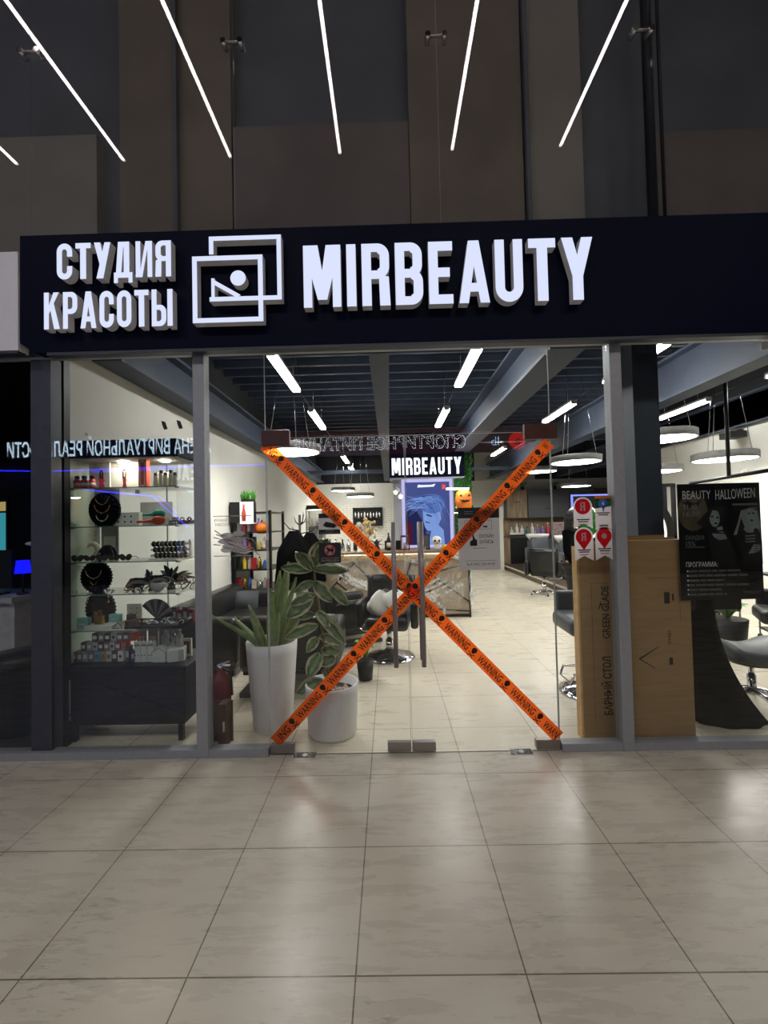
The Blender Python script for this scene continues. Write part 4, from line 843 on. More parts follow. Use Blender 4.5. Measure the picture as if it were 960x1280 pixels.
m = MB(); bud = q(389, 705); m.tube([bud, bud+V((.005, 0, .07))], [.008, .001], 'dark_red', 6)
def leaf(m, a, b, w, droop=.03, roll=0.):
    a, b = V(a), V(b); ax = b-a; d = ax.normalized(); sd = d.cross(V((0, -1, .25))).normalized(); nn = sd.cross(d).normalized(); sd = sd*math.cos(roll)+nn*math.sin(roll); nn = sd.cross(d)
    for e, (wf, mat) in enumerate(((1, 'leaf_cream'), (.6, 'leaf_green'))):
        def f(u, v):
            c = 2*u-1; ww = w*wf*math.sin(PI*min(1, .04+.96*v))**.65
            vv = v if not e else .04+.92*v
            if e: ww *= 1+.22*math.sin(17*v+9*roll+(3 if c > 0 else 0))*abs(c)
            return a+ax*vv+sd*c*ww/2+nn*(.02*c*c*w/.1)-V((0, 0, droop*vv*vv))+nn*(-.003*e)
        m.grid(f, 6, 10, mat)
        if e: m.grid(lambda u, v: f(u, v)+nn*.007, 6, 10, 'leaf_green')
LV = [((391, 712), (372, 683), .07), ((391, 712), (399, 672), .085), ((390, 712), (410, 668), .07), ((389, 713), (351, 705), .06), ((391, 712), (437, 709), .06), ((392, 727), (369, 735), .05), ((392, 727), (415, 748), .075), ((413, 735), (435, 752), .06),
      ((392, 748), (361, 766), .1), ((393, 744), (365, 750), .06), ((394, 768), (370, 770), .05), ((395, 765), (428, 790), .07), ((396, 765), (433, 800), .06), ((397, 782), (358, 790), .065), ((398, 798), (385, 808), .06), ((399, 795), (430, 800), .06), ((401, 812), (423, 812), .07), ((401, 818), (388, 838), .085), ((401, 830), (421, 815), .075), ((403, 838), (413, 842), .05), ((404, 850), (371, 860), .08), ((398, 765), (415, 775), .055)]
random.seed(14)
for k, (a, b, w) in enumerate(LV):
    A, B = q(*a), q(*b); off = random.uniform(-.1, .06); B = B+V((0, off, 0)); A = A+V((0, random.uniform(-.01, .01), 0))
    m.tube([st[0].lerp(st[-1], 0)*0+A, A.lerp(B, .12)], .004, 'stem', 5); leaf(m, A, B, w*1.45, .03, random.uniform(-.3, .3))
m.build('foliage', t)
t = T('small_plant', 'small bright green plant in a dark pot behind the rubber plant', 'plant', (-.28, 1.4, 0))
MB().lathe([(.07, 0), (.09, .2), (.075, .2)], 'black', 18).build('pot', t); m = MB(); random.seed(8)
for k in range(18):
    a = random.random()*6.28; r = random.uniform(.06, .16); m.grid(lambda u, v: V((r*v*math.cos(a)-(u-.5)*.05*math.sin(a)*math.sin(PI*v), r*v*math.sin(a)+(u-.5)*.05*math.cos(a)*math.sin(PI*v), .19+.2*math.sin(2.2*v)*(1-.3*(k % 3)/2))), 2, 6, 'leaf_bright')
m.build('foliage', t)

# ================================================================== LEFT WALL
# product rack
t = T('product_rack', 'black open product rack against the white wall behind the sofa', 'rack', (-2.12, 4.0, 0))
for x in (-2.4, -1.85):
    for y in (3.6, 4.4): P(t, 'post', MB().bx(x-.02, x+.02, y-.02, y+.02, 0, 1.83, 'black_metal'))
SZ = (.3, .62, .92, 1.22, 1.5, 1.81)
for z in SZ: P(t, 'board', MB().bx(-2.42, -1.83, 3.58, 4.42, z-.02, z, 'black_metal'))
P(t, 'back', MB().bx(-2.43, -2.41, 3.58, 4.42, .1, 1.6, 'black_metal'))
random.seed(12); CC = ['red', 'white', 'coral', 'gold', 'pink', 'black', 'blue', 'white', 'yellow', 'cream', 'maroon', 'white', 'silver', 'purple']
CN = {'red': 'red', 'white': 'white', 'coral': 'orange red', 'gold': 'golden', 'pink': 'pink', 'black': 'black', 'blue': 'blue', 'yellow': 'yellow', 'cream': 'cream', 'maroon': 'maroon', 'silver': 'silver', 'purple': 'lilac', 'teal': 'teal', 'orange': 'orange', 'brown': 'brown', 'lightgrey': 'light grey', 'grey': 'grey', 'dark_red': 'dark red'}
sh = ('lowest', 'second', 'third', 'fourth', 'fifth')
for i, z in enumerate(SZ[1:5]):
    for k in range(7):
        if i == 3 and k > 4: continue
        c = CC[(k*3+i*5) % 14]; x = -2.36+.078*k; h = .12+.1*random.random(); y = 3.66+.02*(k % 3)
        lab = '%s bottle on the %s shelf of the black rack, %s from the wall' % (CN[c], sh[i+1], ORD[k])
        if k % 3: solo('product_bottle', MB().lathe([(.03, z), (.032, z+.01), (.032, z+h*.75), (.014, z+h*.85), (.014, z+h)], c, 12, (x, y, 0)), lab, 'bottle', 'products on the black rack')
        else: solo('product_box', MB().bx(x-.033, x+.033, y-.03, y+.03, z, z+h, c), lab.replace('bottle', 'box'), 'box', 'products on the black rack')
t = T('promo_lightbox', 'small glowing white promo lightbox on the black rack', 'lightbox', (-2.2, 3.62, 1.5)); em('promo', 'fff6f4', 1.6)
a, b = at(300, 655, 3.5), at(316, 627, 3.5)
P(t, 'case', MB().bx(a.x-.16, b.x, 3.52, 3.66, a.z+.02, b.z, 'black')); P(t, 'panel', MB().bx(a.x, b.x, 3.5, 3.52, a.z, b.z, 'promo')); P(t, 'picture', MB().lathe([(.03, a.z+.04), (.035, a.z+.16), (.015, a.z+.24), (.015, a.z+.3)], 'coral', 10, (a.x+.06, 3.5, 0), 1, .2))
t = T('grass_planter', 'short green grass plant on top of the white promo lightbox', 'plant', ((a.x+b.x)/2, 3.58, b.z)); MB().bx(-.09, .1, -.05, .05, 0, .04, 'black').build('pot', t); m = MB()
for k in range(60): x = random.uniform(-.09, .1); y = random.uniform(-.05, .05); m.tube([(x, y, .03), (x+random.uniform(-.02, .02), y, .1), (x+random.uniform(-.04, .04), y, random.uniform(.13, .19))], [.008, .008, .002], 'leaf_bright', 4)
m.build('foliage', t)
q = at(327, 660, 3.75)
t = T('pumpkin', 'orange paper pumpkin on the upper shelf of the black rack', 'pumpkin', (q.x, 3.75, q.z-.1)); m = MB()
for k in range(10): a_ = 2*PI*k/10; m.ball((.035*math.cos(a_), .035*math.sin(a_), .1), .09, 'orange', 12, (1, 1, 1.05))
m.build('body', t); MB().tube([(0, 0, .19), (.01, 0, .23)], .012, 'stem').build('stem', t)
# coat rack with black coats
t = T('coat_stand', 'black branch-topped coat stand between the rack and the desk', 'coat rack', (-1.42, 3.75, 0)); m = MB()
m.tube([(0, 0, 0), (0, 0, 1.75)], .02, 'black_metal')
for a_, h, l in ((.2, 1.45, .3), (2.8, 1.5, .3), (1.2, 1.6, .15), (4.2, 1.4, .2)): m.tube([(0, 0, h), (l*.6*math.cos(a_), l*.3*math.sin(a_), h+.03), (l*math.cos(a_), l*.5*math.sin(a_), h+.16)], [.012, .01, .005], 'black_metal', 6)
for sx, hh in ((-.09, 1.72), (.06, 1.8), (.11, 1.74)): m.tube([(0, 0, 1.58), (sx*.7, 0, 1.64), (sx, 0, hh)], [.01, .008, .004], 'black_metal', 6)
m.build('pole', t); m = MB()
for k in range(4): a_ = PI/4+k*PI/2; m.tube([(0, 0, .12), (.22*math.cos(a_), .22*math.sin(a_), .0)], [.016, .012], 'black_metal', 6)
m.build('foot', t)
def coat(cx, cy, z0, z1, w, lab, ph):
    m = MB()
    def f(u, v):
        a = 2*PI*u; ww = w*(.28+.62*min(1, v*3)+.25*v); k = 1+.09*math.sin(7*a+ph+3*v)+.05*math.sin(13*a)
        return V((cx+ww*k*math.cos(a)*.5, cy+ww*k*math.sin(a)*.32, z1-(z1-z0)*v+.03*math.sin(5*a+ph)*v))
    m.grid(f, 44, 14, 'cloth_black'); t = solo('coat', m, lab, 'coat', 'black coats on the stand')
coat(-1.5, 3.68, .62, 1.5, .5, 'long black coat hung on the coat stand nearer the rack', 0); coat(-1.27, 3.8, .7, 1.46, .42, 'shorter black coat hung on the coat stand nearer the desk', 2)
solo('white_bin', MB().lathe([(.1, 0), (.12, .5), (.11, .5)], 'lightgrey', 20, (-1.45, 4.05, 0)), 'pale grey bin standing behind the coat stand', 'bin')
# glass cabinet further back
t = T('glass_cabinet', 'tall slim glass cabinet with white goods far along the white wall', 'cabinet', (-2.1, 7.4, 0)); q0, q1 = at(384, 690, 7.0), at(402, 634, 7.0)
x0, x1 = q0.x, q1.x
P(t, 'frame', MB().bx(x0-.02, x0, 7, 7.02, 0, q1.z, 'grey').bx(x1, x1+.02, 7, 7.02, 0, q1.z, 'grey').bx(x0-.02, x0, 7.38, 7.4, 0, q1.z, 'grey').bx(x1, x1+.02, 7.38, 7.4, 0, q1.z, 'grey').bx(x0-.015, x0-.01, 7.02, 7.38, .1, q1.z, 'case_glass').bx(x1+.01, x1+.015, 7.02, 7.38, .1, q1.z, 'case_glass').bx(x0, x1, 7, 7.4, q1.z-.05, q1.z+.05, 'black').bx(x0, x1, 7, 7.4, 0, .1, 'black').bx(x0, x1, 7.38, 7.4, .1, q1.z, 'lightgrey'))
P(t, 'light_strip', MB().bx(x0+.02, x1-.02, 7.1, 7.3, q1.z-.06, q1.z-.05, em('case_light', 'fff4e0', 8) and 'case_light'))
P(t, 'door', MB().bx(x0, x1, 7.0, 7.008, .1, q1.z-.05, 'case_glass'))
for z in (.5, .9, 1.25, 1.55): P(t, 'board', MB().bx(x0, x1, 7.02, 7.38, z-.012, z, 'lightgrey'))
for i, z in enumerate((.9, 1.25, 1.55)):
    for k in range(3): solo('jar', MB().lathe([(.025, z), (.03, z+.1), (.015, z+.13), (.015, z+.17)], 'white' if (k+i) % 2 else 'cream', 10, (x0+.05+.09*k, 7.15, 0)), 'tiny pale jar in the slim glass cabinet, %s on its %s shelf' % (ORD[k], ('lower', 'middle', 'upper')[i]), 'jar', 'jars in the slim glass cabinet')
# pipe + dome at the front of the wall
q = at(95, 543, .45)
t = T('dome_camera', 'grey dome on a thin conduit at the front of the white wall', 'camera', (q.x, .45, q.z)); P(t, 'dome', MB().ball((q.x, .45, q.z), .04, 'grey', 16)); P(t, 'conduit', MB().tube([(q.x+.015, .46, q.z), (q.x+.015, .46, 3.0)], .009, 'lightgrey', 8)); P(t, 'bracket', MB().bx(XL, q.x, .44, .47, q.z-.012, q.z+.012, 'grey'))
for k, (px, py) in enumerate(((205, 531), (224, 530))):
    q = at(px, py, .0)
    solo('black_decal', MB().prism([(-.02, .03), (.008, .02), (.025, -.03), (.0, -.035), (-.012, -.005)], (q.x, .004-.003, q.z), X, Z, (0, .002, 0), 'black'), 'torn black bat-like decal on the glass over the display cabinet, ' + ('nearer the wall end', 'nearer the slim post')[k], 'decal')
q = at(893, 547, 5.4); t = T('projector', 'small black box fixed high on the white side wall', 'speaker', (5.55, 3.9, 2.82)); MB().bx(-.12, .13, -.12, .12, 0, .1, 'black').build('body', t); MB().bx(.1, .15, -.04, .04, .03, .14, 'black_metal').build('bracket', t)
q = at(904, 590, 5); t = T('security_camera', 'tiny white wall camera on the side wall above the poster', 'camera', (5.6, 3.8, 2.25)); MB().lathe([(.05, 0), (.05, .03), (.03, .06), (.001, .07)], 'white', 16, (0.05, 0, 0)).build('body', t); MB().ball((.02, -.02, 0), .02, 'black', 8).build('lens', t)

# ================================================================== MIRROR STATIONS ON THE RIGHT
def frame_tube(m, pts, r=.022): m.tube(pts, r, 'black_metal', 4)
t = T('mirror_stand', 'black hanging tube frame with ceiling pole above the halloween poster', 'mirror', (3.75, 1.9, 1.1)); m = MB()
a = at(863, 604, 2.3); b = at(985, 584, 1.25)
for p_, q_ in ((a, b), ((a.x, a.y, .0), a), ((b.x, b.y, .0), b)): m.tube([p_, q_], .022, 'black_metal', 6)
c = V(a).lerp(V(b), .45); m.tube([c, (c.x, c.y, 3.5)], .02, 'black_metal', 8).box((c.x, c.y, 3.4), (.1, .1, .02), 'black_metal'); P(t, 'frame', m)
t = T('mirror_stand', 'tall black rectangular mirror frame beside the steel column', 'mirror', (4.0, 3.3, 0)); a, b = at(812, 607, 3.3), at(841, 607, 3.3); m = MB()
for x in (a.x, a.x+(b.x-a.x)*.62, b.x): m.bx(x-.025, x+.025, 3.28, 3.32, 0, a.z, 'black_metal')
for z in (a.z, 1.3, .05): m.bx(a.x-.025, b.x+.025, 3.28, 3.32, z-.025, z+.025, 'black_metal')
P(t, 'frame', m); P(t, 'glass', MB().bx(a.x, a.x+(b.x-a.x)*.62, 3.3, 3.31, .05, a.z, 'mirror_grey'))
def arch(nm, lab, c, r, w, mat, led, ry):
    t = T(nm, lab, 'mirror', c); M = Matrix.Rotation(ry, 3, 'Z'); m = MB(); n = 48; vs = []
    for k in range(n+1):
        a = 2*PI*k/n
        for rr, yy in ((r, -.05), (r+w, -.05), (r+w, .06), (r, .06)): vs.append(M @ V((rr*math.cos(a), yy, rr*math.sin(a))))
    m.add(vs, [(4*k+i, 4*k+(i+1) % 4, 4*k+4+(i+1) % 4, 4*k+4+i) for k in range(n) for i in range(4)], mat); m.build('frame', t)
    m = MB(); vs = []
    for k in range(n+1):
        a = 2*PI*k/n
        for rr in (r-.035, r): vs.append(M @ V((rr*math.cos(a), -.03, rr*math.sin(a))))
    m.add(vs, [(2*k, 2*k+1, 2*k+3, 2*k+2) for k in range(n)], led); m.build('light_ring', t)
    MB().prism([((r-.03)*math.cos(2*PI*k/40), (r-.03)*math.sin(2*PI*k/40)) for k in range(40)], M @ V((0, .02, 0)), M @ X, Z, M @ V((0, .02, 0)), 'mirror_grey').build('glass', t)
    MB().box((0, .03, -(r+w)-(c[2]-r-w)/2), (.3, .1, c[2]-r-w), 'black_metal').build('stand', t)
em('led_soft', 'fff6e4', 2.0)
arch('round_mirror', 'big round mirror with thick black rim beside the steel column', (3.28, 2.7, 1.38), .42, .1, 'black_metal', 'led_soft', R(10))
t = T('mirror_hoop', 'round mirror with white glowing rim behind the stickers, green reflection built as moss', 'moss wall', (3.82, 5.5, 0)); m = MB(); random.seed(6)  # green seen reflected in a round mirror, modelled as a moss disc
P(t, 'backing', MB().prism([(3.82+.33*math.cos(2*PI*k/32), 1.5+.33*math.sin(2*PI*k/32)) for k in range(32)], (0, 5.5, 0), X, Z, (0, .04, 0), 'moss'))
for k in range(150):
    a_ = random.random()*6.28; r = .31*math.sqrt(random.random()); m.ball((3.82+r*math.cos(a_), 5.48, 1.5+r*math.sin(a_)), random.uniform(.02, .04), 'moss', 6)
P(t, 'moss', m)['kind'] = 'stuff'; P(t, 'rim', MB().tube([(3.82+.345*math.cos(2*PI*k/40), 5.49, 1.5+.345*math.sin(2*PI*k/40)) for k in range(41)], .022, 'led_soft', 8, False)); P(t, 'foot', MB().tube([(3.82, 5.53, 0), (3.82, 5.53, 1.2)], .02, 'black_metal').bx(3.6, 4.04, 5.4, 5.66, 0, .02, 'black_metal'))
q = at(955, 768, 2.9)
t = T('green_bush', 'low green plant on a black tray behind the halloween poster', 'plant', (3.95, 2.1, 0)); MB().lathe([(.16, 0), (.2, .38), (.18, .38)], 'black', 20).build('pot', t); m = MB(); random.seed(31)
for k in range(70):
    a_ = random.random()*6.28; r = random.uniform(.08, .3); m.grid(lambda u, v: V((r*v*math.cos(a_)-(u-.5)*.05*math.sin(a_)*math.sin(PI*v), r*v*math.sin(a_)+(u-.5)*.05*math.cos(a_)*math.sin(PI*v), .36+random.random()*0+.26*math.sin(2*v)*(1-r))), 2, 5, 'leaf_green' if k % 2 else 'leaf_bright')
m.build('foliage', t)
# work table of the station
t = T('work_table', 'narrow pale salon work table behind the black draped cloth', 'table', (4.1, 3.65, 0)); MB().bx(-.6, .9, -.2, .2, .78, .82, 'white').build('top', t, bevel=.006)
for x in (-.5, .8): MB().bx(x-.02, x+.02, -.17, .17, 0, .78, 'black_metal').build('leg', t)

# ================================================================== PERSON
def skin_mesh(name, verts, edges, radii, mat, parent, sub=2, root=0):
    me = bpy.data.meshes.new(name); me.from_pydata(verts, edges, []); o = bpy.data.objects.new(name, me); C.objects.link(o); o.parent = parent
    sk = o.modifiers.new('skin', 'SKIN'); sk.use_smooth_shade = True
    if not me.skin_vertices: me.attributes  # ensured by the modifier
    for i, r in enumerate(radii):
        r = r if isinstance(r, tuple) else (r, r); me.skin_vertices[0].data[i].radius = r; me.skin_vertices[0].data[i].use_root = (i == root)
    md = o.modifiers.new('sub', 'SUBSURF'); md.levels = sub; md.render_levels = sub; me.materials.append(MATS[mat]); return o
pz = at(713, 648, 3.6)
t = T('person', 'person with long dark hair in a black jacket standing behind the cardboard box', 'person', (pz.x+.03, 3.6, 0), R(45))
vs = [(0, 0, .92), (0, 0, 1.1), (0, 0, 1.3), (0, 0, 1.4), (0, -.01, 1.47), (0, -.02, 1.54), (0, -.015, 1.62),
      (-.17, 0, 1.36), (-.23, .0, 1.1), (-.22, -.1, .9), (.17, 0, 1.36), (.23, 0, 1.1), (.22, -.1, .9),
      (-.1, 0, .86), (-.1, -.01, .48), (-.1, .01, .1), (-.1, -.14, .04), (.1, 0, .86), (.1, -.01, .48), (.1, .01, .1), (.1, -.14, .04)]
es = [(0, 1), (1, 2), (2, 3), (3, 4), (4, 5), (5, 6), (3, 7), (7, 8), (8, 9), (3, 10), (10, 11), (11, 12), (0, 13), (13, 14), (14, 15), (15, 16), (0, 17), (17, 18), (18, 19), (19, 20)]
rd = [(.15, .11), (.125, .095), (.15, .1), (.11, .08), .052, .075, .085, .06, .045, .032, .06, .045, .032, .085, .06, .045, .035, .085, .06, .045, .035]
for s in (-1, 1):                                            # hands: palm, four fingers, thumb
    w0 = 9 if s < 0 else 12; b0 = len(vs); px = s*.22
    vs += [(px, -.15, .84)]; es += [(w0, b0)]; rd += [(.03, .018)]
    for k, (dx, l) in enumerate(((-.028, .06), (-.01, .07), (.01, .066), (.028, .052))):
        i = len(vs); vs += [(px+dx, -.185, .815), (px+dx, -.19-l*.35, .815-l*.8)]; es += [(b0, i), (i, i+1)]; rd += [.0095, .008]
    i = len(vs); vs += [(px-s*.035, -.15, .83), (px-s*.045, -.185, .79)]; es += [(b0, i), (i, i+1)]; rd += [.0105, .009]
skin_mesh('body', vs, es, rd, 'skin', t)
jv = [(0, 0, .82), (0, 0, 1.1), (0, 0, 1.3), (0, 0, 1.41), (-.17, 0, 1.37), (-.235, .0, 1.1), (-.225, -.09, .91), (.17, 0, 1.37), (.235, 0, 1.1), (.225, -.09, .91), (0, -.005, 1.48)]
skin_mesh('jacket', jv, [(0, 1), (1, 2), (2, 3), (3, 4), (4, 5), (5, 6), (3, 7), (7, 8), (8, 9), (3, 10)], [(.19, .15), (.16, .125), (.185, .135), (.15, .125), .09, .066, .054, .09, .066, .054, .075], 'cloth_black', t)
skin_mesh('trousers', [(0, 0, .93), (-.1, 0, .84), (-.1, -.01, .48), (-.1, .01, .09), (.1, 0, .84), (.1, -.01, .48), (.1, .01, .09)], [(0, 1), (1, 2), (2, 3), (0, 4), (4, 5), (5, 6)], [(.17, .13), .1, .078, .068, .1, .078, .068], 'black', t)
for s in (-1, 1): MB().ball((s*.1, -.06, .04), .055, 'black', 12, (.9, 2.1, .75)).build('shoe', t)
m = MB()                                                     # hair: cap and long fall
m.grid(lambda u, v: V((.098*math.cos(R(-60+300*u))*math.sin(PI*.62*v+.02), -.01+.115*math.sin(R(-60+300*u))*math.sin(PI*.62*v+.02), 1.6+.125*math.cos(PI*.62*v+.02))), 24, 10, 'hair_dark')
m.grid(lambda u, v: V(((.1+.02*v)*math.cos(R(-20+220*u)), .0+(.11+.02*v)*math.sin(R(-20+220*u)), 1.62-.34*v+.01*math.sin(20*u))), 20, 8, 'hair_dark'); m.build('hair', t, solid=.02)
m = MB()
for s in (-1, 1): m.ball((s*.032, -.095, 1.6), .012, 'white', 8).ball((s*.032, -.105, 1.6), .006, 'black', 6).ball((s*.085, .0, 1.58), .022, 'skin', 8, (.4, .8, 1.3)).box((s*.032, -.102, 1.625), (.034, .008, .006), 'hair_dark')
m.ball((0, -.105, 1.575), .016, 'skin', 8, (.8, 1.3, 1.4)).ball((0, -.094, 1.535), .02, 'coral', 8, (1.1, .5, .35)); m.build('face', t)

# ================================================================== WARNING TAPES
def skull(m, o, u, v, s, mat):
    m.disc(0, .12*s, .30*s, o, u, v, mat, 16).rect(-.16*s, .16*s, -.26*s, -.08*s, o, u, v, mat)
    for q in (1, -1): m.flat([(q*-.36*s, -.62*s), (q*-.30*s, -.7*s), (q*.36*s, -.34*s), (q*.30*s, -.27*s)], o, u, v, mat)
    for q in (-1, 1): m.disc(q*.36*s, -.3*s, .06*s, o, u, v, mat, 8).disc(q*.36*s, -.66*s, .06*s, o, u, v, mat, 8)
def tape(lab, p0, p1, y, ph):
    a, b = V((p0[0], y, p0[1])), V((p1[0], y, p1[1])); L = (b-a).length; u = (b-a)/L; v = V((-u.z, 0, u.x)); v = v if v.z > 0 else -v; wd = .088
    t = T('warning_tape', lab, 'tape', (a+b)/2, 0, 'crossed warning tapes')
    m = MB().grid(lambda p_, q_: a+u*(L*p_)+v*(wd*(q_-.5))+V((0, .0006*math.sin(40*p_), 0)), 60, 2, 'tape'); P(t, 'strip', m)
    m = MB(); o = a+V((0, -.0008, 0)); x = ph; hw = .11
    def word(t_, x0, x1): m.text(t_, o, u, v, 'black', w=x1-x0, h=.052, a=x0, b=-.026, align='L', off=.02)
    while x-hw < L:
        if x-hw < 0: n = min(6, int((hw-x+.035)/.22*7)+1); word('WARNING'[n:], x-hw+.22*n/7, x+hw)
        elif x+hw > L: n = max(1, int((L-x+hw-.01)/.22*7)); word('WARNING'[:n], x-hw, x-hw+.22*n/7)
        else: word('WARNING', x-hw, x+hw)
        sx = x+.155
        if sx+.03 < L and sx > .03: skull(m, o+u*sx+v*.006, u, v, .066, 'black')
        x += .318
    P(t, 'lettering', m)
tape('orange warning tape running from the fitting above the snake plant down to the carton', (-.87, 2.17), (1.135, .09), -.004, .0)
tape('orange warning tape running from the white pots up to the fitting above the stickers', (-.83, .09), (1.135, 2.135), -.0065, .03)

# ================================================================== PAPERS AND DECALS ON THE GLASS
YG = .016
def bars(m, rows, o, mat):
    for x0, x1, z, h in rows: m.rect(x0, x1, z, z+h, o, X, Z, mat)
def sheet(nm, lab, cat, x0, x1, z0, z1, mat, y=YG):
    t = T(nm, lab, cat, ((x0+x1)/2, y, z0)); P(t, 'sheet', MB().rect(x0, x1, z0, z1, (0, y, 0), X, Z, mat)); return t, (0, y-.0006, 0)
paper('paper_grey', 'a8a2a4', .5); pm('paper_dark', '2c2a2b', .6); pm('ink', '1d1c1d', .7); paper('paper_white', 'e6dade', .5); paper('sticker_red', 'e0222c', .45); paper('paper_mid', 'b5afb3', .5); paper('film_grey', '9a9694', .5)
t, o = sheet('booking_poster', 'grey booking poster with black header inside the glass door', 'poster', .485, .775, 1.25, 1.69, 'paper_grey')
m = MB(); m.rect(.485, .775, 1.615, 1.69, o, X, Z, 'paper_dark')
o2 = (0, YG-.001, 0)
bars(m, ((.53, .59, 1.66, .004), (.53, .59, 1.645, .004), (.615, .66, 1.64, .025)), o2, 'paper_mid')
for q in (rc(.53, .72, 1.597, 1.599), rc(.53, .72, 1.535, 1.537), rc(.53, .532, 1.535, 1.599), rc(.718, .72, 1.535, 1.599)): m.flat(q, o2, X, Z, 'ink')
bars(m, ((.6, .64, 1.548, .012), (.66, .69, 1.548, .012)), o2, 'ink')
m.text('ОНЛАЙН', o2, X, Z, 'ink', w=.1, h=.026, a=.63, b=1.475, align='L', off=.01).text('ЗАПИСЬ', o2, X, Z, 'ink', w=.1, h=.026, a=.63, b=1.435, align='L', off=.01)
m.flat([(.565, 1.42), (.615, 1.42), (.615, 1.46), (.6, 1.47), (.59, 1.5), (.582, 1.5), (.585, 1.465), (.565, 1.45)], o2, X, Z, 'ink')
bars(m, ((.585, .68, 1.402, .003), (.53, .745, 1.315, .002)), o2, 'ink')
m.text('8 (495) 324-44-40', o2, X, Z, 'ink', w=.17, h=.019, a=.565, b=1.283, align='L').flat([(.54, 1.3), (.546, 1.303), (.546, 1.294), (.552, 1.288), (.558, 1.288), (.556, 1.281), (.546, 1.284)], o2, X, Z, 'ink')
P(t, 'print', m)
t, o = sheet('camera_notice', 'dark notice with a security camera drawing behind the orange tape', 'notice', -.5, -.348, 1.525, 1.672, 'paper_mid'); m = MB()
m.rect(-.5, -.348, 1.64, 1.672, o, X, Z, 'paper_dark').rect(-.5, -.348, 1.525, 1.558, o, X, Z, 'paper_dark').flat([(-.47, 1.59), (-.45, 1.615), (-.39, 1.6), (-.37, 1.58), (-.4, 1.57), (-.45, 1.575)], o, X, Z, 'ink').flat([(-.41, 1.58), (-.39, 1.565), (-.385, 1.575)], o, X, Z, 'ink')
bars(m, ((-.455, -.395, 1.545, .005), (-.49, -.36, 1.533, .004)), o2, 'paper_grey'); P(t, 'print', m)
t, o = sheet('dog_notice', 'dark no dogs notice with red ring on the glass door', 'notice', -.502, -.347, 1.322, 1.465, 'paper_dark'); m = MB(); c = (-.425, 1.413)
m.disc(*c, .042, o, X, Z, 'paper_white', 28).ring(*c, .036, .043, o2, X, Z, 'sticker_red', 32)
m.flat([(-.45, 1.425), (-.443, 1.436), (-.436, 1.428), (-.41, 1.418), (-.4, 1.43), (-.398, 1.415), (-.402, 1.39), (-.408, 1.39), (-.412, 1.403), (-.43, 1.403), (-.438, 1.388), (-.444, 1.388), (-.44, 1.415)], (0, YG-.0012, 0), X, Z, 'ink')
m.flat([(-.457, 1.386), (-.452, 1.381), (-.393, 1.44), (-.398, 1.445)], (0, YG-.0015, 0), X, Z, 'sticker_red')
m.text('ЗАПРЕЩЁН', o2, X, Z, 'paper_white', w=.13, h=.017, a=-.425, b=1.331, off=.008); bars(m, ((-.488, -.425, 1.354, .007), (-.42, -.36, 1.354, .007)), o2, 'paper_grey'); P(t, 'print', m)
# massage decal
t = T('massage_decal', 'grey massage lettering and hand picture stuck on the glass by the slim post', 'decal', (-1.1, YG, 1.38)); m = MB(); o = (0, YG, 0)
m.rect(-1.25, -.98, 1.668, 1.673, o, X, Z, 'film_grey').rect(-1.25, -.98, 1.385, 1.39, o, X, Z, 'film_grey')
m.text('РУЧНОЙ И', o, X, Z, 'film_grey', w=.115, h=.02, a=-1.185, b=1.63, off=.01).text('МАССАЖ', o, X, Z, 'film_grey', w=.1, h=.02, a=-1.185, b=1.6, off=.01)
random.seed(77)
for k, (ex, ez, ea, eb) in enumerate(((-1.15, 1.53, .05, .022), (-1.07, 1.545, .045, .02), (-1.16, 1.49, .06, .02), (-1.09, 1.5, .06, .022), (-1.12, 1.455, .07, .022), (-1.06, 1.425, .06, .018), (-1.16, 1.43, .04, .02))): m.disc(ex, ez, ea, (0, YG+.002-.0002*k, 0), X, Z, 'film_grey' if k % 2 else 'paper_mid', 20, eb)
for k in range(4):
    m.tube([V((-1.17+.02*k+.03*i, YG-.002, 1.5-.022*k+.016*math.sin(i*1.1+k*.8)-.006*i)) for i in range(6)], [.004, .006, .007, .007, .006, .003], 'paper_white', 6)
for k in range(12):
    x0 = -1.23+.018*k; z0 = 1.54-.012*(k % 5); pts = [V((x0+.03*i, YG-.001, z0-.02*i+.012*math.sin(i*1.7+k))) for i in range(6)]
    m.tube(pts, .0028, 'paper_white' if k % 2 else 'film_grey', 4)
m.tube([(-1.25, YG, 1.52), (-1.19, YG, 1.505), (-1.15, YG, 1.51)], .003, 'film_grey', 4).tube([(-1.24, YG, 1.57), (-1.2, YG, 1.54), (-1.16, YG, 1.53)], .003, 'film_grey', 4).tube([(-1.25, YG, 1.47), (-1.2, YG, 1.465)], .003, 'film_grey', 4)
P(t, 'print', m)
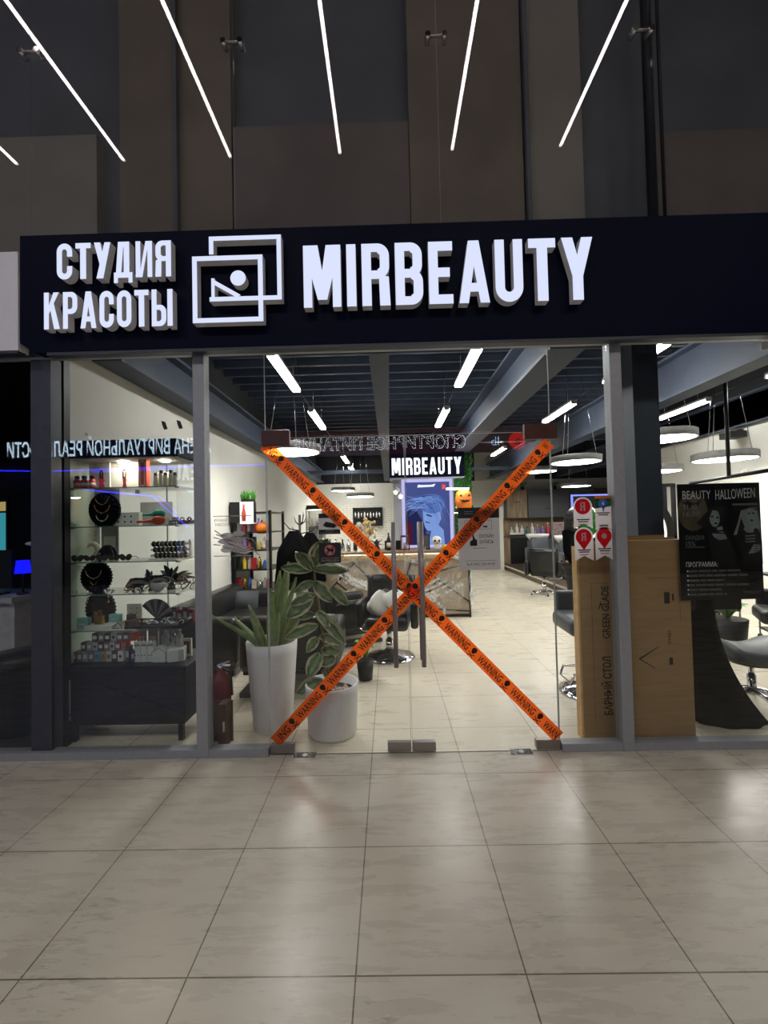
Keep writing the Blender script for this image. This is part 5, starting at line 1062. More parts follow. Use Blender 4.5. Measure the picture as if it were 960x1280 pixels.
# award stickers
def ya(m, cx, cz, h, o):
    for k_, p_ in enumerate(GL['r'][1]): m.flat([(cx+(a-W_/2)*h*1.15, cz-h/2+b*h) for a, b in p_], (o[0], o[1]-.00002*k_, o[2]), X, Z, 'paper_white')
def award(lab, x0, x1, z0, z1, kind):
    cx = (x0+x1)/2; r = (x1-x0)/2; t = T('award_sticker', lab, 'sticker', (cx, YG, z0), 0, 'award stickers on the glass')
    if kind == 2: poly = rc(x0, x1, z0, z1)
    else: poly = [(x0, z0), (cx, z0+.035), (x1, z0)]+[(cx+r*math.cos(PI*k/16), z1-r+r*math.sin(PI*k/16)) for k in range(17)]
    P(t, 'sheet', MB().flat(poly, (0, YG, 0), X, Z, 'paper_white')); m = MB(); o = (0, YG-.0006, 0); o2 = (0, YG-.0012, 0)
    cz = z1-r; rr = r*.84
    if kind == 0: m.disc(cx, cz, rr, o, X, Z, 'sticker_red', 28); ya(m, cx, cz, .062, o2)
    if kind in (1, 3):
        m.flat([(cx+rr*math.cos(R(-32+244*k/24)), cz+rr*math.sin(R(-32+244*k/24))) for k in range(25)]+[(cx, cz-r*1.42)], o, X, Z, 'sticker_red')
        if kind == 1: ya(m, cx, cz, .058, o2)
        else: m.disc(cx, cz, rr*.36, o2, X, Z, 'paper_white', 18)
    if kind == 2:
        m.flat([(x0, z1-.09), (x1, z1-.075), (x1, z1), (x0, z1)], o, X, Z, 'moss').rect(x0, x1, z1-.02, z1, o2, X, Z, 'orange')
        o3 = (0, YG-.0018, 0); cz = z1-.055
        m.flat([(cx+.034*math.cos(R(-40+260*k/20)), cz+.034*math.sin(R(-40+260*k/20))) for k in range(21)]+[(cx+.006, cz-.04), (cx+.003, cz-.06), (cx-.003, cz-.06), (cx-.006, cz-.04)], o3, X, Z, 'blue')
        m.flat([(cx, cz+.02), (cx+.012, cz-.004), (cx+.004, cz-.014), (cx-.012, cz-.004)], (0, YG-.0024, 0), X, Z, 'paper_white')
    zt = z1-2*r-.03 if kind != 2 else z1-.125
    bars(m, ((cx-.045, cx+.045, zt, .008), (cx-.035, cx+.035, zt-.014, .008)), o2, 'ink'); bars(m, ((cx-.03, cx+.03, zt-.032 if kind != 2 else z0+.02, .006 if kind != 2 else .014),), o2, 'grey'); P(t, 'print', m)
award('upper award sticker with a white letter in a red circle', 1.296, 1.428, 1.525, 1.745, 0); award('lower award sticker with a white letter in a red map pin', 1.296, 1.428, 1.298, 1.532, 1)
award('award sticker with blue star pin on green and orange', 1.448, 1.56, 1.515, 1.752, 2); award('award sticker with plain red map pin and white dot', 1.442, 1.568, 1.298, 1.532, 3)
# halloween poster
pm('poster_black', '0d0d0f', .35, var=.3, scale=6); pm('moon', '4f4632', .6, var=.35, scale=9); pm('poster_grey', '6f7776', .6, var=.2, scale=12); pm('poster_face', '707c7b', .6, var=.15); pm('poster_white', 'd0d4d4', .6); pm('poster_dim', '5b5757', .6)
x0, x1, z0, z1 = at(853, 750, .02).x, at(957, 750, .02).x, at(900, 750, .02).z, at(900, 604, .02).z
t = T('halloween_poster', 'black halloween party poster with moon and two witches behind the glass', 'poster', ((x0+x1)/2, .03, z0)); P(t, 'sheet', MB().bx(x0, x1, .03, .033, z0, z1, 'poster_black'))
W, H = x1-x0, z1-z0; m = MB(); o = (x0, .0295, z0); lay = [0]
def fl(poly, mat): lay[0] += 1; m.flat([(min(max(a, 0), 1)*W, min(max(b, 0), 1)*H) for a, b in poly], (x0, .0295-.0001*lay[0], z0), X, Z, mat)
def ell(cx, cy, rx, ry, mat, n=24, a0=0, a1=360): fl([(cx+rx*math.cos(R(a0+(a1-a0)*k/n)), cy+ry*math.sin(R(a0+(a1-a0)*k/n))) for k in range(n+(a1-a0 != 360))], mat)
ell(.18, .76, .18, .165, 'moon', 32)
fl([(.02, .86), (.09, .84), (.12, .86), (.2, .83), (.3, .87), (.24, .8), (.18, .82), (.15, .79), (.1, .82)], 'black')
fl([(.22, .66), (.3, .62), (.45, .62), (.55, .66), (.6, .74), (.52, .8), (.42, .79), (.32, .74)], 'black')           # hat and hair
fl([(.33, .6), (.38, .42), (.36, .3), (.66, .3), (.62, .5), (.56, .6)], 'black')
ell(.44, .7, .062, .075, 'poster_face'); ell(.41, .715, .02, .008, 'black', 10); ell(.475, .705, .02, .008, 'black', 10); ell(.455, .655, .022, .008, 'black', 10); fl([(.36, .68), (.38, .79), (.52, .8), (.56, .72), (.5, .76), (.42, .77)], 'black')
fl([(.4, .57), (.56, .56), (.58, .52), (.48, .51), (.42, .54)], 'poster_grey'); fl([(.46, .62), (.53, .63), (.54, .57), (.47, .58)], 'poster_grey'); fl([(.46, .595), (.54, .6), (.54, .585), (.46, .58)], 'black')
fl([(.66, .55), (.72, .66), (.76, .76), (.86, .78), (.96, .76), (.99, .64), (.97, .54), (.9, .6), (.8, .6), (.74, .56)], 'poster_grey'); fl([(.7, .55), (.76, .7), (.8, .62), (.76, .54)], 'black')
ell(.88, .72, .055, .068, 'poster_face'); ell(.86, .735, .018, .007, 'black', 10); ell(.91, .735, .018, .007, 'black', 10); ell(.885, .675, .02, .008, 'black', 10)
fl([(.76, .3), (.74, .54), (.84, .62), (.96, .6), (1, .5), (1, .3)], 'black'); fl([(.78, .6), (.84, .63), (.92, .62), (.9, .57), (.82, .57)], 'poster_grey')
for k in range(3): fl([(.8, .545-.025*k), (.92, .55-.025*k), (.92, .54-.025*k), (.8, .535-.025*k)], 'poster_grey')
fl([(.83, .39), (.9, .47), (.98, .46), (.97, .41), (.88, .39)], 'poster_grey')
for k in range(3): fl([(.9+.01*k, .455-.018*k), (.99, .448-.018*k), (.99, .444-.018*k), (.9, .448-.018*k)], 'black')
ot = (x0, .0295-.0001*(lay[0]+3), z0)
m.text('BEAUTY', ot, X, Z, 'poster_white', w=.34*W, h=.075*H, a=.06*W, b=.87*H, align='L', off=-.01).text('HALLOWEEN', ot, V((.997, 0, .04)), Z, 'poster_white', w=.48*W, h=.09*H, a=.46*W, b=.845*H, align='L', off=-.01)
m.text('31.10', ot, X, Z, 'poster_grey', w=.17*W, h=.045*H, a=.06*W, b=.78*H, align='L').text('16:00', ot, X, Z, 'poster_grey', w=.2*W, h=.045*H, a=.06*W, b=.72*H, align='L')
m.text('СКИДКИ', ot, X, Z, 'poster_grey', w=.22*W, h=.035*H, a=.08*W, b=.52*H, align='L').text('15%', ot, X, Z, 'poster_grey', w=.11*W, h=.04*H, a=.08*W, b=.465*H, align='L').text('ПРОГРАММА:', ot, X, Z, 'poster_white', w=.38*W, h=.042*H, a=.07*W, b=.285*H, align='L')
bars(m, [(q*W, r_*W, z*H, h*H) for q, r_, z, h in ((.08, .3, .45, .008), (.66, .96, .805, .018), (.86, .96, .775, .012))], ot, 'poster_dim')
for k, e in enumerate((.72, .8, .52, .8, .48, .54)):
    zz = .24-.04*k; m.disc(.085*W, (zz+.01)*H, .006, ot, X, Z, 'poster_white', 8); x = .1
    random.seed(40+k)
    while x < e: l = min(random.uniform(.06, .16), e-x+.01); m.rect(x*W, (x+l)*W, zz*H, (zz+.018)*H, ot, X, Z, 'poster_dim'); x += l+.015
m.text('MIRBEAUTY', ot, X, Z, 'poster_dim', w=.22*W, h=.03*H, a=.97*W, b=.045*H, align='R')
P(t, 'print', m)

# ================================================================== DISPLAY CABINET
CX0, CX1, CY0, CY1 = -2.43, -1.60, .2, .6
SH = [.572, .834, 1.105, 1.35, 1.62, 1.915]
t = T('display_cabinet', 'glass display cabinet on a low black sideboard behind the first pane', 'cabinet', ((CX0+CX1)/2, .4, 0))
P(t, 'sideboard', MB().bx(CX0-.05, CX1+.05, CY0-.02, CY1+.02, .14, .55, pm('sideboard', '0c0c0e', .6) and 'sideboard').bx(CX0-.07, CX1+.07, CY0-.03, CY1+.03, .55, .57, 'black'), bevel=.004)
m = MB()
for a, b in (((CX0-.03, .54), (-1.75, .28)), ((CX0-.03, .2), (-2.0, .4)), ((-2.2, .16), (CX1, .5)), ((CX1+.03, .2), (-1.9, .36))):
    d = V((b[0]-a[0], 0, b[1]-a[1])); n = V((-d.z, 0, d.x)).normalized()*.005
    m.prism([(a[0]+n.x, a[1]+n.z), (b[0]+n.x, b[1]+n.z), (b[0]-n.x, b[1]-n.z), (a[0]-n.x, a[1]-n.z)], (0, CY0-.027, 0), X, Z, (0, .006, 0), 'black')
P(t, 'inlay', m); P(t, 'trim_strip', MB().bx(CX0+.02, CX0+.026, CY0-.026, CY0-.02, .18, .48, 'alu'))
for x in (CX0, CX1-.02):
    for y in (CY0+.02, CY1-.04): P(t, 'leg', MB().bx(x, x+.035, y, y+.035, 0, .14, 'black'))
P(t, 'front_glass', MB().bx(CX0, CX1, CY0, CY0+.005, .575, 2.13, 'case_glass'))
for x in (CX0, CX1-.005): P(t, 'side_glass', MB().bx(x, x+.005, CY0+.005, CY1, .575, 2.13, 'case_glass'))
for z in SH[1:]: P(t, 'glass_board', MB().bx(CX0+.006, CX1-.006, CY0+.006, CY1-.005, z-.008, z, 'case_glass').bx(CX0+.006, CX1-.006, CY0+.005, CY0+.007, z-.008, z-.001, pm('glass_edge', '5f7f78', .25) and 'glass_edge'))
P(t, 'top', MB().bx(CX0-.02, CX1+.02, CY0-.02, CY1+.02, 2.14, 2.27, 'sign_black').bx(CX0, CX1, CY0, CY1, 2.132, 2.14, 'lightgrey'))
P(t, 'center_upright', MB().bx((CX0+CX1)/2+.13, (CX0+CX1)/2+.138, CY1-.01, CY1, .575, 2.13, 'alu'))
for x in (CX0+.01, CX1-.02):
    for z in SH[1:]: P(t, 'clip', MB().bx(x, x+.03, CY0+.01, CY0+.035, z-.016, z-.008, 'steel'))
P(t, 'lock', MB().bx((CX0+CX1)/2+.1, (CX0+CX1)/2+.13, CY0-.004, CY0+.01, 1.86, 1.89, 'steel'))
em('case_spot', 'fff2dc', 110)
for i, x in enumerate((CX0+.33, CX1-.17)):
    P(t, 'spotlight', MB().lathe([(.001, 2.123), (.035, 2.123), (.04, 2.132)], 'case_spot', 16, (x, .36, 0)))
DEP = 3.33
def wx(px, y=.33): return at(px, 700, y).x
def wz(py, y=.33, px=160): return at(px, py, y).z
def gx(a, b, y=.33): return wx(a, y), wx(b, y)
# --- top shelf
s = SH[5]
for k, px in enumerate((97, 106, 116)):
    t = T('red_bottle', 'small red bottle with dark cap on the top glass shelf, %s from the wall' % ORD[k], 'bottle', (wx(px, .3), .3, s), 0, 'red bottles on the top glass shelf'); MB().lathe([(.022, 0), (.025, .01), (.025, .065), (.014, .075), (.014, .08)], 'red', 18).build('body', t); MB().lathe([(.017, .08), (.018, .1), (.001, .105)], 'black', 14).build('cap', t); MB().lathe([(.0255, .02), (.0255, .045)], 'lightgrey', 18).build('label_band', t)
def card(nm, lab, cat, px0, px1, py0, z, y, mat, fn=None, th=.012):
    x0, x1 = wx(px0, y), wx(px1, y); h = at(px0, py0, y).z-z; t = T(nm, lab, cat, ((x0+x1)/2, y, z)); w = x1-x0
    MB().bx(-w/2, w/2, 0, th, 0, h, mat).build('sheet', t)
    if fn: m = MB(); fn(m, w, h, (0, -.001, 0)); m.build('print', t)
    return t
def lady(cx, s_):
    def f(m, w, h, o):
        c = cx*w; m.flat([(c-.17*w*s_, 0), (c+.19*w*s_, 0), (c+.1*w*s_, .22*h), (c+.14*w*s_, .4*h), (c+.05*w*s_, .45*h), (c-.07*w*s_, .45*h), (c-.15*w*s_, .38*h), (c-.1*w*s_, .22*h)], o, X, Z, 'pink' if s_ > .6 else 'dark_red').flat([(c-.07*h, .4*h), (c+.06*h, .38*h), (c+.075*h, .6*h), (c+.03*h, .7*h), (c-.04*h, .7*h), (c-.08*h, .58*h)], (0, -.0012, 0), X, Z, 'hair_dark'); m.disc(c+.005*w, .6*h, .036*h, (0, -.0018, 0), X, Z, 'skin', 12, .055*h).rect(c-.02*h, c+.02*h, .44*h, .55*h, (0, -.0016, 0), X, Z, 'skin').flat([(c+.1*w*s_, .42*h), (c+.22*w*s_, .3*h), (c+.2*w*s_, .26*h), (c+.1*w*s_, .34*h)], (0, -.0016, 0), X, Z, 'skin')
        for k in range(3): m.rect(-.3*w, .2*w-.08*k*w, h*(.92-.07*k), h*(.945-.07*k), o, X, Z, 'grey')
    return f
card('advert_card', 'white advert card with a woman in pink on the top glass shelf', 'card', 112, 138, 578, s, .36, 'white', lady(.1, 1))
card('advert_card', 'wide white advert card with a woman in dark red on the top glass shelf', 'card', 139, 174, 576, s, .42, 'white', lady(0, .5))
card('slim_box', 'tall slim pink product box on the top glass shelf', 'box', 174, 184, 573, s, .3, 'coral', lambda m, w, h, o: m.rect(-.35*w, .35*w, .05*h, .95*h, o, X, Z, 'cream').rect(-.2*w, .2*w, .1*h, .85*h, (0, -.0015, 0), X, Z, 'coral'), .05)
for k in range(5):
    x = wx(196+6*k, .32); t = T('cream_tube', 'beige cosmetic tube in the row at the bright end of the top glass shelf, %s' % ORD[k], 'tube', (x, .32+.01*(k % 2), s), 0, 'beige tubes on the top glass shelf'); MB().bx(-.014, .014, -.014, .014, 0, .09+.02*(k % 2), 'cream').build('body', t, bevel=.003); MB().bx(-.01, .01, -.01, .01, .09+.02*(k % 2), .115+.02*(k % 2), 'brown').build('cap', t)
solo('white_basket', MB().lathe([(.05, s), (.085, s+.12), (.08, s+.13), (.07, s+.13)], 'white', 24, (wx(211, .5), .5, 0)), 'bright white woven basket behind the beige tubes', 'basket')
# --- second shelf
s = SH[4]
def bust(nm, lab, px, y, z, w, h, chains, flare):
    t = T(nm, lab, 'display bust', (wx(px, y), y, z)); m = MB(); n = 30; poly = []
    for k in range(n*2):
        a = 2*PI*k/(n*2); r = 1+(.05 if k % 2 else 0)*flare; poly.append((w/2*r*math.cos(a), h/2+h/2*r*math.sin(a)))
    m.prism(poly, (0, 0, 0), X, Z, (0, .03, 0), 'cloth_black')
    for k in range(9):                                     # padded ribs fanning across the bust
        a = R(200+140*k/8) if flare > 1 else R(20*k); m.tube([(0, -.006, h*.5), (w*.46*math.cos(a), -.012, h*.5+h*.46*math.sin(a))], [.006, .012], 'cloth_black', 6)
    m.build('bust', t); MB().box((0, .05, h*.3), (.02, .1, .02), 'black').bx(-.05, .05, .0, .1, 0, .01, 'black').build('stand', t)
    for zz, ww, mat in chains:
        m = MB(); m.tube([(ww*math.cos(PI+PI*i/12), -.02, zz+abs(ww)*.9*math.sin(PI+PI*i/12)*(1.2)) for i in range(13)], .0035, mat, 6); m.ball((0, -.022, zz-abs(ww)*1.1), .008, mat, 8); m.build('necklace', t)
bust('necklace_bust', 'round black jewellery bust with two gold chains on the second glass shelf', 130, .33, s, .235, .26, ((.225, .05, 'gold'), (.17, .06, 'gold'), (.09, .045, 'silver')), 1)
card('backing_card', 'pale printed card standing behind the gold chain bust', 'card', 103, 150, 613, s, .55, 'lightgrey', lambda m, w, h, o: m.rect(-.4*w, .4*w, .82*h, .92*h, o, X, Z, 'grey').rect(-.4*w, .05*w, .1*h, .7*h, o, X, Z, 'white'))
def crumple(nm, lab, cat, cx, cy, z, rx, h, mat, n=7, seed=1, grp=None):
    random.seed(seed); m = MB()
    for k in range(n): m.ball((cx+random.uniform(-rx, rx)*.7, cy+random.uniform(-.02, .02), z+h*random.uniform(.25, .6)), h*random.uniform(.3, .5), mat, 8, (random.uniform(.9, 2), 1, .8))
    return solo(nm, m, lab, cat, grp)
crumple('white_scarf', 'crumpled white ribbon lying by the wall end of the second glass shelf', 'ribbon', wx(93), .3, s, .05, .045, 'white', 7, 1)
card('dotted_box', 'white box with dark dots behind the hair brushes', 'box', 142, 174, 641, s, .36, 'white', lambda m, w, h, o: [m.disc(-.3*w+.25*w*k, h*(.3+.4*((k+j) % 2)), .008, o, X, Z, 'dark_red' if k % 2 else 'black', 8) for k in range(3) for j in range(2)], .05)
card('clear_pack', 'pale blister card leaning behind the green brush', 'card', 176, 216, 628, s, .5, 'lightgrey')
def brush(lab, px0, px1, y, z, mat):
    x0, x1 = wx(px0, y), wx(px1, y); t = T('hair_brush', lab, 'hair brush', ((x0+x1)/2, y, z), 0, 'hair brushes in the glass cabinet'); L = (x1-x0)/2
    MB().ball((L*.45, 0, .036), .036, mat, 16, (1.5, .6, 1)).build('head', t); MB().tube([(L*.0, 0, .034), (-L*.5, 0, .03), (-L, 0, .028)], [.014, .009, .011], mat, 10).build('handle', t)
    m = MB()
    for i in range(7):
        for j in range(4): m.tube([(L*.45-.035+.012*i, -.018, .014+.014*j), (L*.45-.035+.012*i, -.034, .014+.014*j)], .0015, 'black', 4)
    m.build('bristles', t)['kind'] = 'stuff'; MB().tube([(0, .0, 0), (0, .0, .03)], .008, 'case_glass').build('rest', t)
brush('teal hair brush lying above the red one on the second glass shelf', 174, 209, .42, s+.055, 'teal'); brush('orange red hair brush lying in front on the second glass shelf', 172, 209, .3, s, 'coral')
solo('clear_rest', MB().bx(wx(174, .42), wx(212, .42), .4, .44, s, s+.05, 'case_glass'), 'clear block carrying the teal hair brush', 'stand')
def clips(lab, px0, px1, y, z, n, seed, grp, mats=('black', 'brown')):
    random.seed(seed)
    for k in range(n):
        x = wx(px0+(px1-px0)*(k+.5)/n, y)+random.uniform(-.006, .006); yy = y+random.uniform(-.03, .04); zz = z+(.026 if k % 3 == 1 else 0); M = Matrix.Rotation(random.uniform(0, 3), 3, 'Z'); m = MB()
        for sx in (-1, 1):
            for q in range(5): a = .25+.26*q; m.tube([M @ V((-.02+.01*q, sx*.002, .03)), M @ V((-.02+.01*q, sx*.014, .018)), M @ V((-.02+.01*q, sx*.008, .002))], .0025, mats[k % len(mats)], 5)
        m.tube([M @ V((-.024, 0, .03)), M @ V((.024, 0, .03))], .004, mats[k % len(mats)], 6)
        m.v = [tuple(V(p)+V((x, yy, zz))) for p in m.v]; solo('hair_clip', m, lab % ORD[k], 'hair clip', grp)
clips('small dark claw clip heaped beyond the hair brushes, %s from the brushes', 214, 244, .33, s, 10, 3, 'claw clips on the second glass shelf', ('black', 'brown', 'maroon'))
# --- third shelf
s = SH[3]
for k, px in enumerate((97, 112, 127.5, 142.5, 157)):
    t = T('sunglasses', 'dark sunglasses in the row on the third glass shelf, %s from the wall' % ORD[k], 'sunglasses', (wx(px, .27), .27, s), 0, 'sunglasses on the third glass shelf')
    fr_ = MB(); ln = MB()
    for sx in (-1, 1):
        pts = [(sx*.024+.022*math.cos(2*PI*i/14), 0, .028+(.019 if k % 2 else .022)*math.sin(2*PI*i/14)+.006*sx*math.cos(2*PI*i/14)) for i in range(15)]; fr_.tube(pts, .003, 'black', 6, False); ln.flat([(p[0], p[2]) for p in pts[:-1]], (0, 0, 0), X, Z, pm('lens', '5a504a', .12) and 'lens')
    fr_.tube([(-.005, 0, .028), (.005, 0, .028)], .003, 'black', 6)
    for sx in (-1, 1): fr_.tube([(sx*.042, 0, .032), (sx*.043, .06, .032), (sx*.04, .1, .012)], .0025, 'black', 5)
    fr_.build('frame', t); ln.build('lenses', t)
card('pouch', 'dusty purple pouch hung near the wall end of the third glass shelf', 'pouch', 92, 104, 660, s+.06, .5, 'maroon', None, .02)
card('white_card', 'plain white card behind the sunglasses', 'card', 105, 125, 655, s, .55, 'white', lambda m, w, h, o: [m.rect(-.35*w, .3*w, h*(.75-.1*k), h*(.77-.1*k), o, X, Z, 'grey') for k in range(3)])
card('dark_card', 'dark grey product card behind the claw clips and sunglasses', 'card', 127, 148, 652, s, .54, 'grey', lambda m, w, h, o: m.rect(-.35*w, .35*w, .3*h, .6*h, o, X, Z, 'lightgrey'))
t = T('scrunchie', 'beige crescent hair band above the sunglasses', 'hair band', (wx(116, .4), .4, s)); MB().tube([(.04*math.cos(R(-80+250*k/12)), 0, .09+.04*math.sin(R(-80+250*k/12))) for k in range(13)], [.006+.016*math.sin(PI*k/12) for k in range(13)], 'cream', 8).build('band', t); MB().tube([(0, 0, 0), (.005, 0, .055)], .005, 'cream').build('stalk', t)
for k, (px, an) in enumerate(((129, .7), (138, -.5))):
    x = wx(px, .42); t = T('claw_clip', 'big black claw clip standing behind the sunglasses, %s' % ('slimmer one', 'rounder one')[k], 'hair clip', (x, .42, s), 0); m = MB()
    for sx in (-1, 1): m.grid(lambda u, v: V(((u-.5)*(.05+.03*k)*math.sin(PI*(.1+.8*v))+an*.07*(v-.5), sx*(.004+.02*math.sin(PI*v)), .0+.12*v)), 6, 8, 'black')
    m.build('jaws', t, solid=.005); MB().tube([(an*-.02, -.03, .05), (an*.02, .03, .06)], .006, 'chrome').build('hinge', t)
for r_ in range(3):
    z = s+.045*r_+.008
    for k in range(8):
        x = wx(196+5.2*k, .36)-.01*r_
        M = Matrix.Rotation(PI/2, 3, 'Y'); m = MB(); n = 18; vs = []
        for i in range(n):
            a = 2*PI*i/n
            for j in range(6): b_ = 2*PI*j/6; rr = .015+.0095*math.cos(b_); vs.append((x+.0125*math.sin(b_), .36+rr*math.cos(a), z+.022+rr*math.sin(a)))
        m.add(vs, [(i*6+j, i*6+(j+1) % 6, ((i+1) % n)*6+(j+1) % 6, ((i+1) % n)*6+j) for i in range(n) for j in range(6)], 'black' if (k+r_) % 4 else 'brown', True)
        solo('hair_tie', m, 'dark ring hair tie on the %s rod above the sunglasses shelf, %s along' % (('lowest', 'middle', 'top')[r_], ORD[k]), 'hair tie', 'hair ties on rods')
t = T('hair_tie_stand', 'white three rod stand carrying the dark hair ties', 'stand', (wx(214, .36), .36, s)); L = wx(240, .36)-wx(190, .36)
MB().bx(-L/2, L/2, -.04, .05, 0, .008, 'white').build('base', t)
for r_ in range(3): MB().tube([(-L/2, 0, .03+.045*r_), (L/2, 0, .03+.045*r_)], .009, 'white', 8).build('rod', t)
MB().bx(L/2-.012, L/2, -.01, .01, .0, .15, 'white').build('post', t)
# --- fourth shelf
s = SH[2]
bust('shell_bust', 'black scalloped jewellery bust with thick chain on the fourth glass shelf', 119, .33, s, .225, .235, ((.175, .06, 'silver'), (.09, .025, 'gold')), 2.2)
random.seed(17)
t = T('feather_spray', 'black feather hair ornament spreading over the fourth glass shelf', 'hair ornament', (wx(190, .35), .35, s)); m = MB()
for k in range(13):
    a = R(-10+200*k/12); l = random.uniform(.09, .17); w_ = random.uniform(.02, .035)
    m.grid(lambda u, v: V((l*v*math.cos(a)+(u-.5)*w_*math.sin(PI*(.05+.93*v))*math.sin(a), -.03+.05*math.sin(k)*v, .05+l*v*math.sin(a)*.8+.02*math.sin(PI*v)-(u-.5)*w_*math.sin(PI*(.05+.93*v))*math.cos(a))), 3, 8, ('black', 'black', 'grey')[k % 3])
m.build('feathers', t, solid=.002); MB().lathe([(.03, 0), (.02, .03), (.012, .06)], 'black', 12).build('clip', t)
dup(t, (wx(214, .4), .4, SH[2]), .5, 'larger black feather hair ornament before the rack rods end of the fourth shelf', None, (1.15, 1, 1.15))
t = T('grey_bowl', 'pale grey bowl shaped hair band on the fourth glass shelf', 'bowl', (wx(197, .28), .28, s)); MB().lathe([(.012, .006), (.035, .01), (.052, .04), (.05, .075), (.046, .075), (.046, .042), (.03, .016), (.001, .014)], 'lightgrey', 24).build('body', t)
MB().lathe([(.02, 0), (.014, .006)], 'grey', 14).build('foot', t)
t = T('brown_bow', 'dark brown satin hair bow on the fourth glass shelf', 'hair bow', (wx(171, .32), .32, s)); m = MB()
for sx in (-1, 1): m.grid(lambda u, v: V((sx*.075*u, (v-.5)*.02*(1+2*u), .06+(v-.5)*.09*math.sin(PI*(.15+.7*u))+.01*math.sin(8*u))), 8, 6, 'maroon' if sx < 0 else 'hair_dark')
m.ball((0, -.01, .06), .018, 'hair_dark', 10).tube([(0, 0, .06), (-.03, 0, 0)], .012, 'hair_dark').tube([(0, 0, .06), (.035, 0, 0)], .012, 'hair_dark'); m.build('bow', t, solid=.003)
def heap(nm, lab, cat, grp, px0, px1, y, z, n, seed, mats, r=(.008, .016), hh=.05):
    random.seed(seed)
    for k in range(n):
        x = wx(px0+(px1-px0)*(k+.5)/n, y); rr = random.uniform(*r)*1.3; M = Euler((random.uniform(-1, 1), random.uniform(-1, 1), 0)).to_matrix(); c = V((x, y+random.uniform(-.05, .06), z+rr+.003+hh*(k % 3)/3))
        m = MB(); n_ = 14; m.tube([c+M @ V((rr*math.cos(2*PI*i/n_), rr*math.sin(2*PI*i/n_), 0)) for i in range(n_+1)], .003, mats[k % len(mats)], 5, False); m.ball(c+M @ V((rr, 0, 0)), .006, mats[(k+1) % len(mats)], 6); solo(nm, m, lab % ORD2(k), cat, grp)
def ORD2(k): return ORD[k] if k < 14 else ('fifteenth', 'sixteenth', 'seventeenth', 'eighteenth', 'nineteenth', 'twentieth', 'twenty-first', 'twenty-second')[k-14]
heap('ring_jewel', 'dark or silver hair ring heaped beyond the grey bowl, %s from the bowl', 'hair ring', 'rings on the fourth glass shelf', 206, 246, .32, s, 20, 5, ('black', 'silver', 'grey', 'gold'), (.014, .024), .09)
heap('bracelet', 'pale beaded bracelet lying along the front of the fourth glass shelf, %s', 'bracelet', 'bracelets on the fourth glass shelf', 128, 180, .25, s, 12, 8, ('silver', 'white', 'gold'), (.012, .018), .0)
for k, px in enumerate((89, 95)): solo('small_ring', MB().tube([(wx(px, .28)+.01*math.cos(2*PI*i/12), .28, s+.012+.01*math.sin(2*PI*i/12)) for i in range(13)], .0025, 'gold', 5, False), 'single small gold ring at the wall end of the fourth glass shelf, ' + ('outer one', 'inner one')[k], 'ring')
card('switch_card', 'pale socket-like card low behind the shell bust', 'card', 84, 93, 718, s+.06, .57, 'lightgrey')
# --- fifth shelf
s = SH[1]
bust('earring_bust', 'black ribbed jewellery bust with gold earrings on the fifth glass shelf', 124, .36, s, .215, .265, ((.13, .03, 'gold'),), 2.2)
for k, px in enumerate((109, 135)):
    q = V((wx(px, .33), .33, s+.2)); solo('earring', MB().tube([q, q+V((0, 0, .03))], .002, 'gold', 5).ball(q+V((0, 0, -.006)), .011, 'gold', 10).ball(q+V((0, 0, .035)), .005, 'cream', 6), 'gold drop earring pinned on the black ribbed bust, ' + ('wall end', 'post end')[k], 'earring')
def sbox(nm, lab, px0, px1, y, z, h, mat, d=.05, grp=None, top=None, fn=None):
    x0, x1 = wx(px0, y), wx(px1, y); w = (x1-x0)-.003; t = T(nm, lab, 'box', ((x0+x1)/2, y, z), 0, grp); MB().bx(-w/2, w/2, 0, d, 0, h, mat).build('carton', t, bevel=.0015)
    m = MB(); o = (0, -.0008, 0)
    if fn: fn(m, w, h, o)
    else: m.rect(-.32*w, .32*w, .3*h, .7*h, o, X, Z, top or 'lightgrey')
    m.build('label_print', t); return t
sbox('gift_box', 'pale teal gift box by the wall on the fifth glass shelf', 95, 110, .27, s, .085, pm('teal_pale', '7fb3b0', .5) and 'teal_pale', .04, None, None, lambda m, w, h, o: m.rect(-.3*w, .3*w, .4*h, .45*h, o, X, Z, 'white')); sbox('gift_box', 'pale teal gift box beside the gold one on the fifth glass shelf', 135, 149, .3, s+.04, .06, 'teal_pale', .04, None, None, lambda m, w, h, o: m.rect(-.3*w, .3*w, .4*h, .45*h, o, X, Z, 'white'))
solo('box_riser', MB().bx(wx(134, .3), wx(150, .3), .3, .36, s, s+.039, 'white'), 'white riser under the pale teal gift box', 'riser')
t = T('gold_padlock', 'matt gold padlock shaped box before the ribbed bust', 'box', (wx(122, .28), .28, s+.03)); MB().bx(-.035, .035, 0, .03, 0, .07, 'gold').build('body', t, bevel=.004); MB().tube([(-.02, .015, .07), (-.02, .015, .09), (0, .015, .1), (.02, .015, .09), (.02, .015, .07)], .004, 'gold', 6).build('shackle', t)
solo('white_tray', MB().bx(wx(108, .27), wx(142, .27), .24, .34, s, s+.028, 'white'), 'low white tray under the gold padlock box', 'tray')
card('earring_card', 'tall cream card with three pairs of earrings on the fifth glass shelf', 'card', 158, 176, 755, s, .4, 'cream', lambda m, w, h, o: [m.disc(-.2*w+.4*w*i, h*(.35+.22*j), .005, o, X, Z, 'black', 8) for i in range(2) for j in range(3)])
for k in range(3): sbox('dark_ring_box', 'small dark brown ring box beside the black tray, %s in the cluster' % ORD[k], (155, 162, 157)[k], (163, 171, 166)[k], (.26, .25, .31)[k], s, (.06, .065, .095)[k], 'brown', .04, 'ring boxes', 'black')
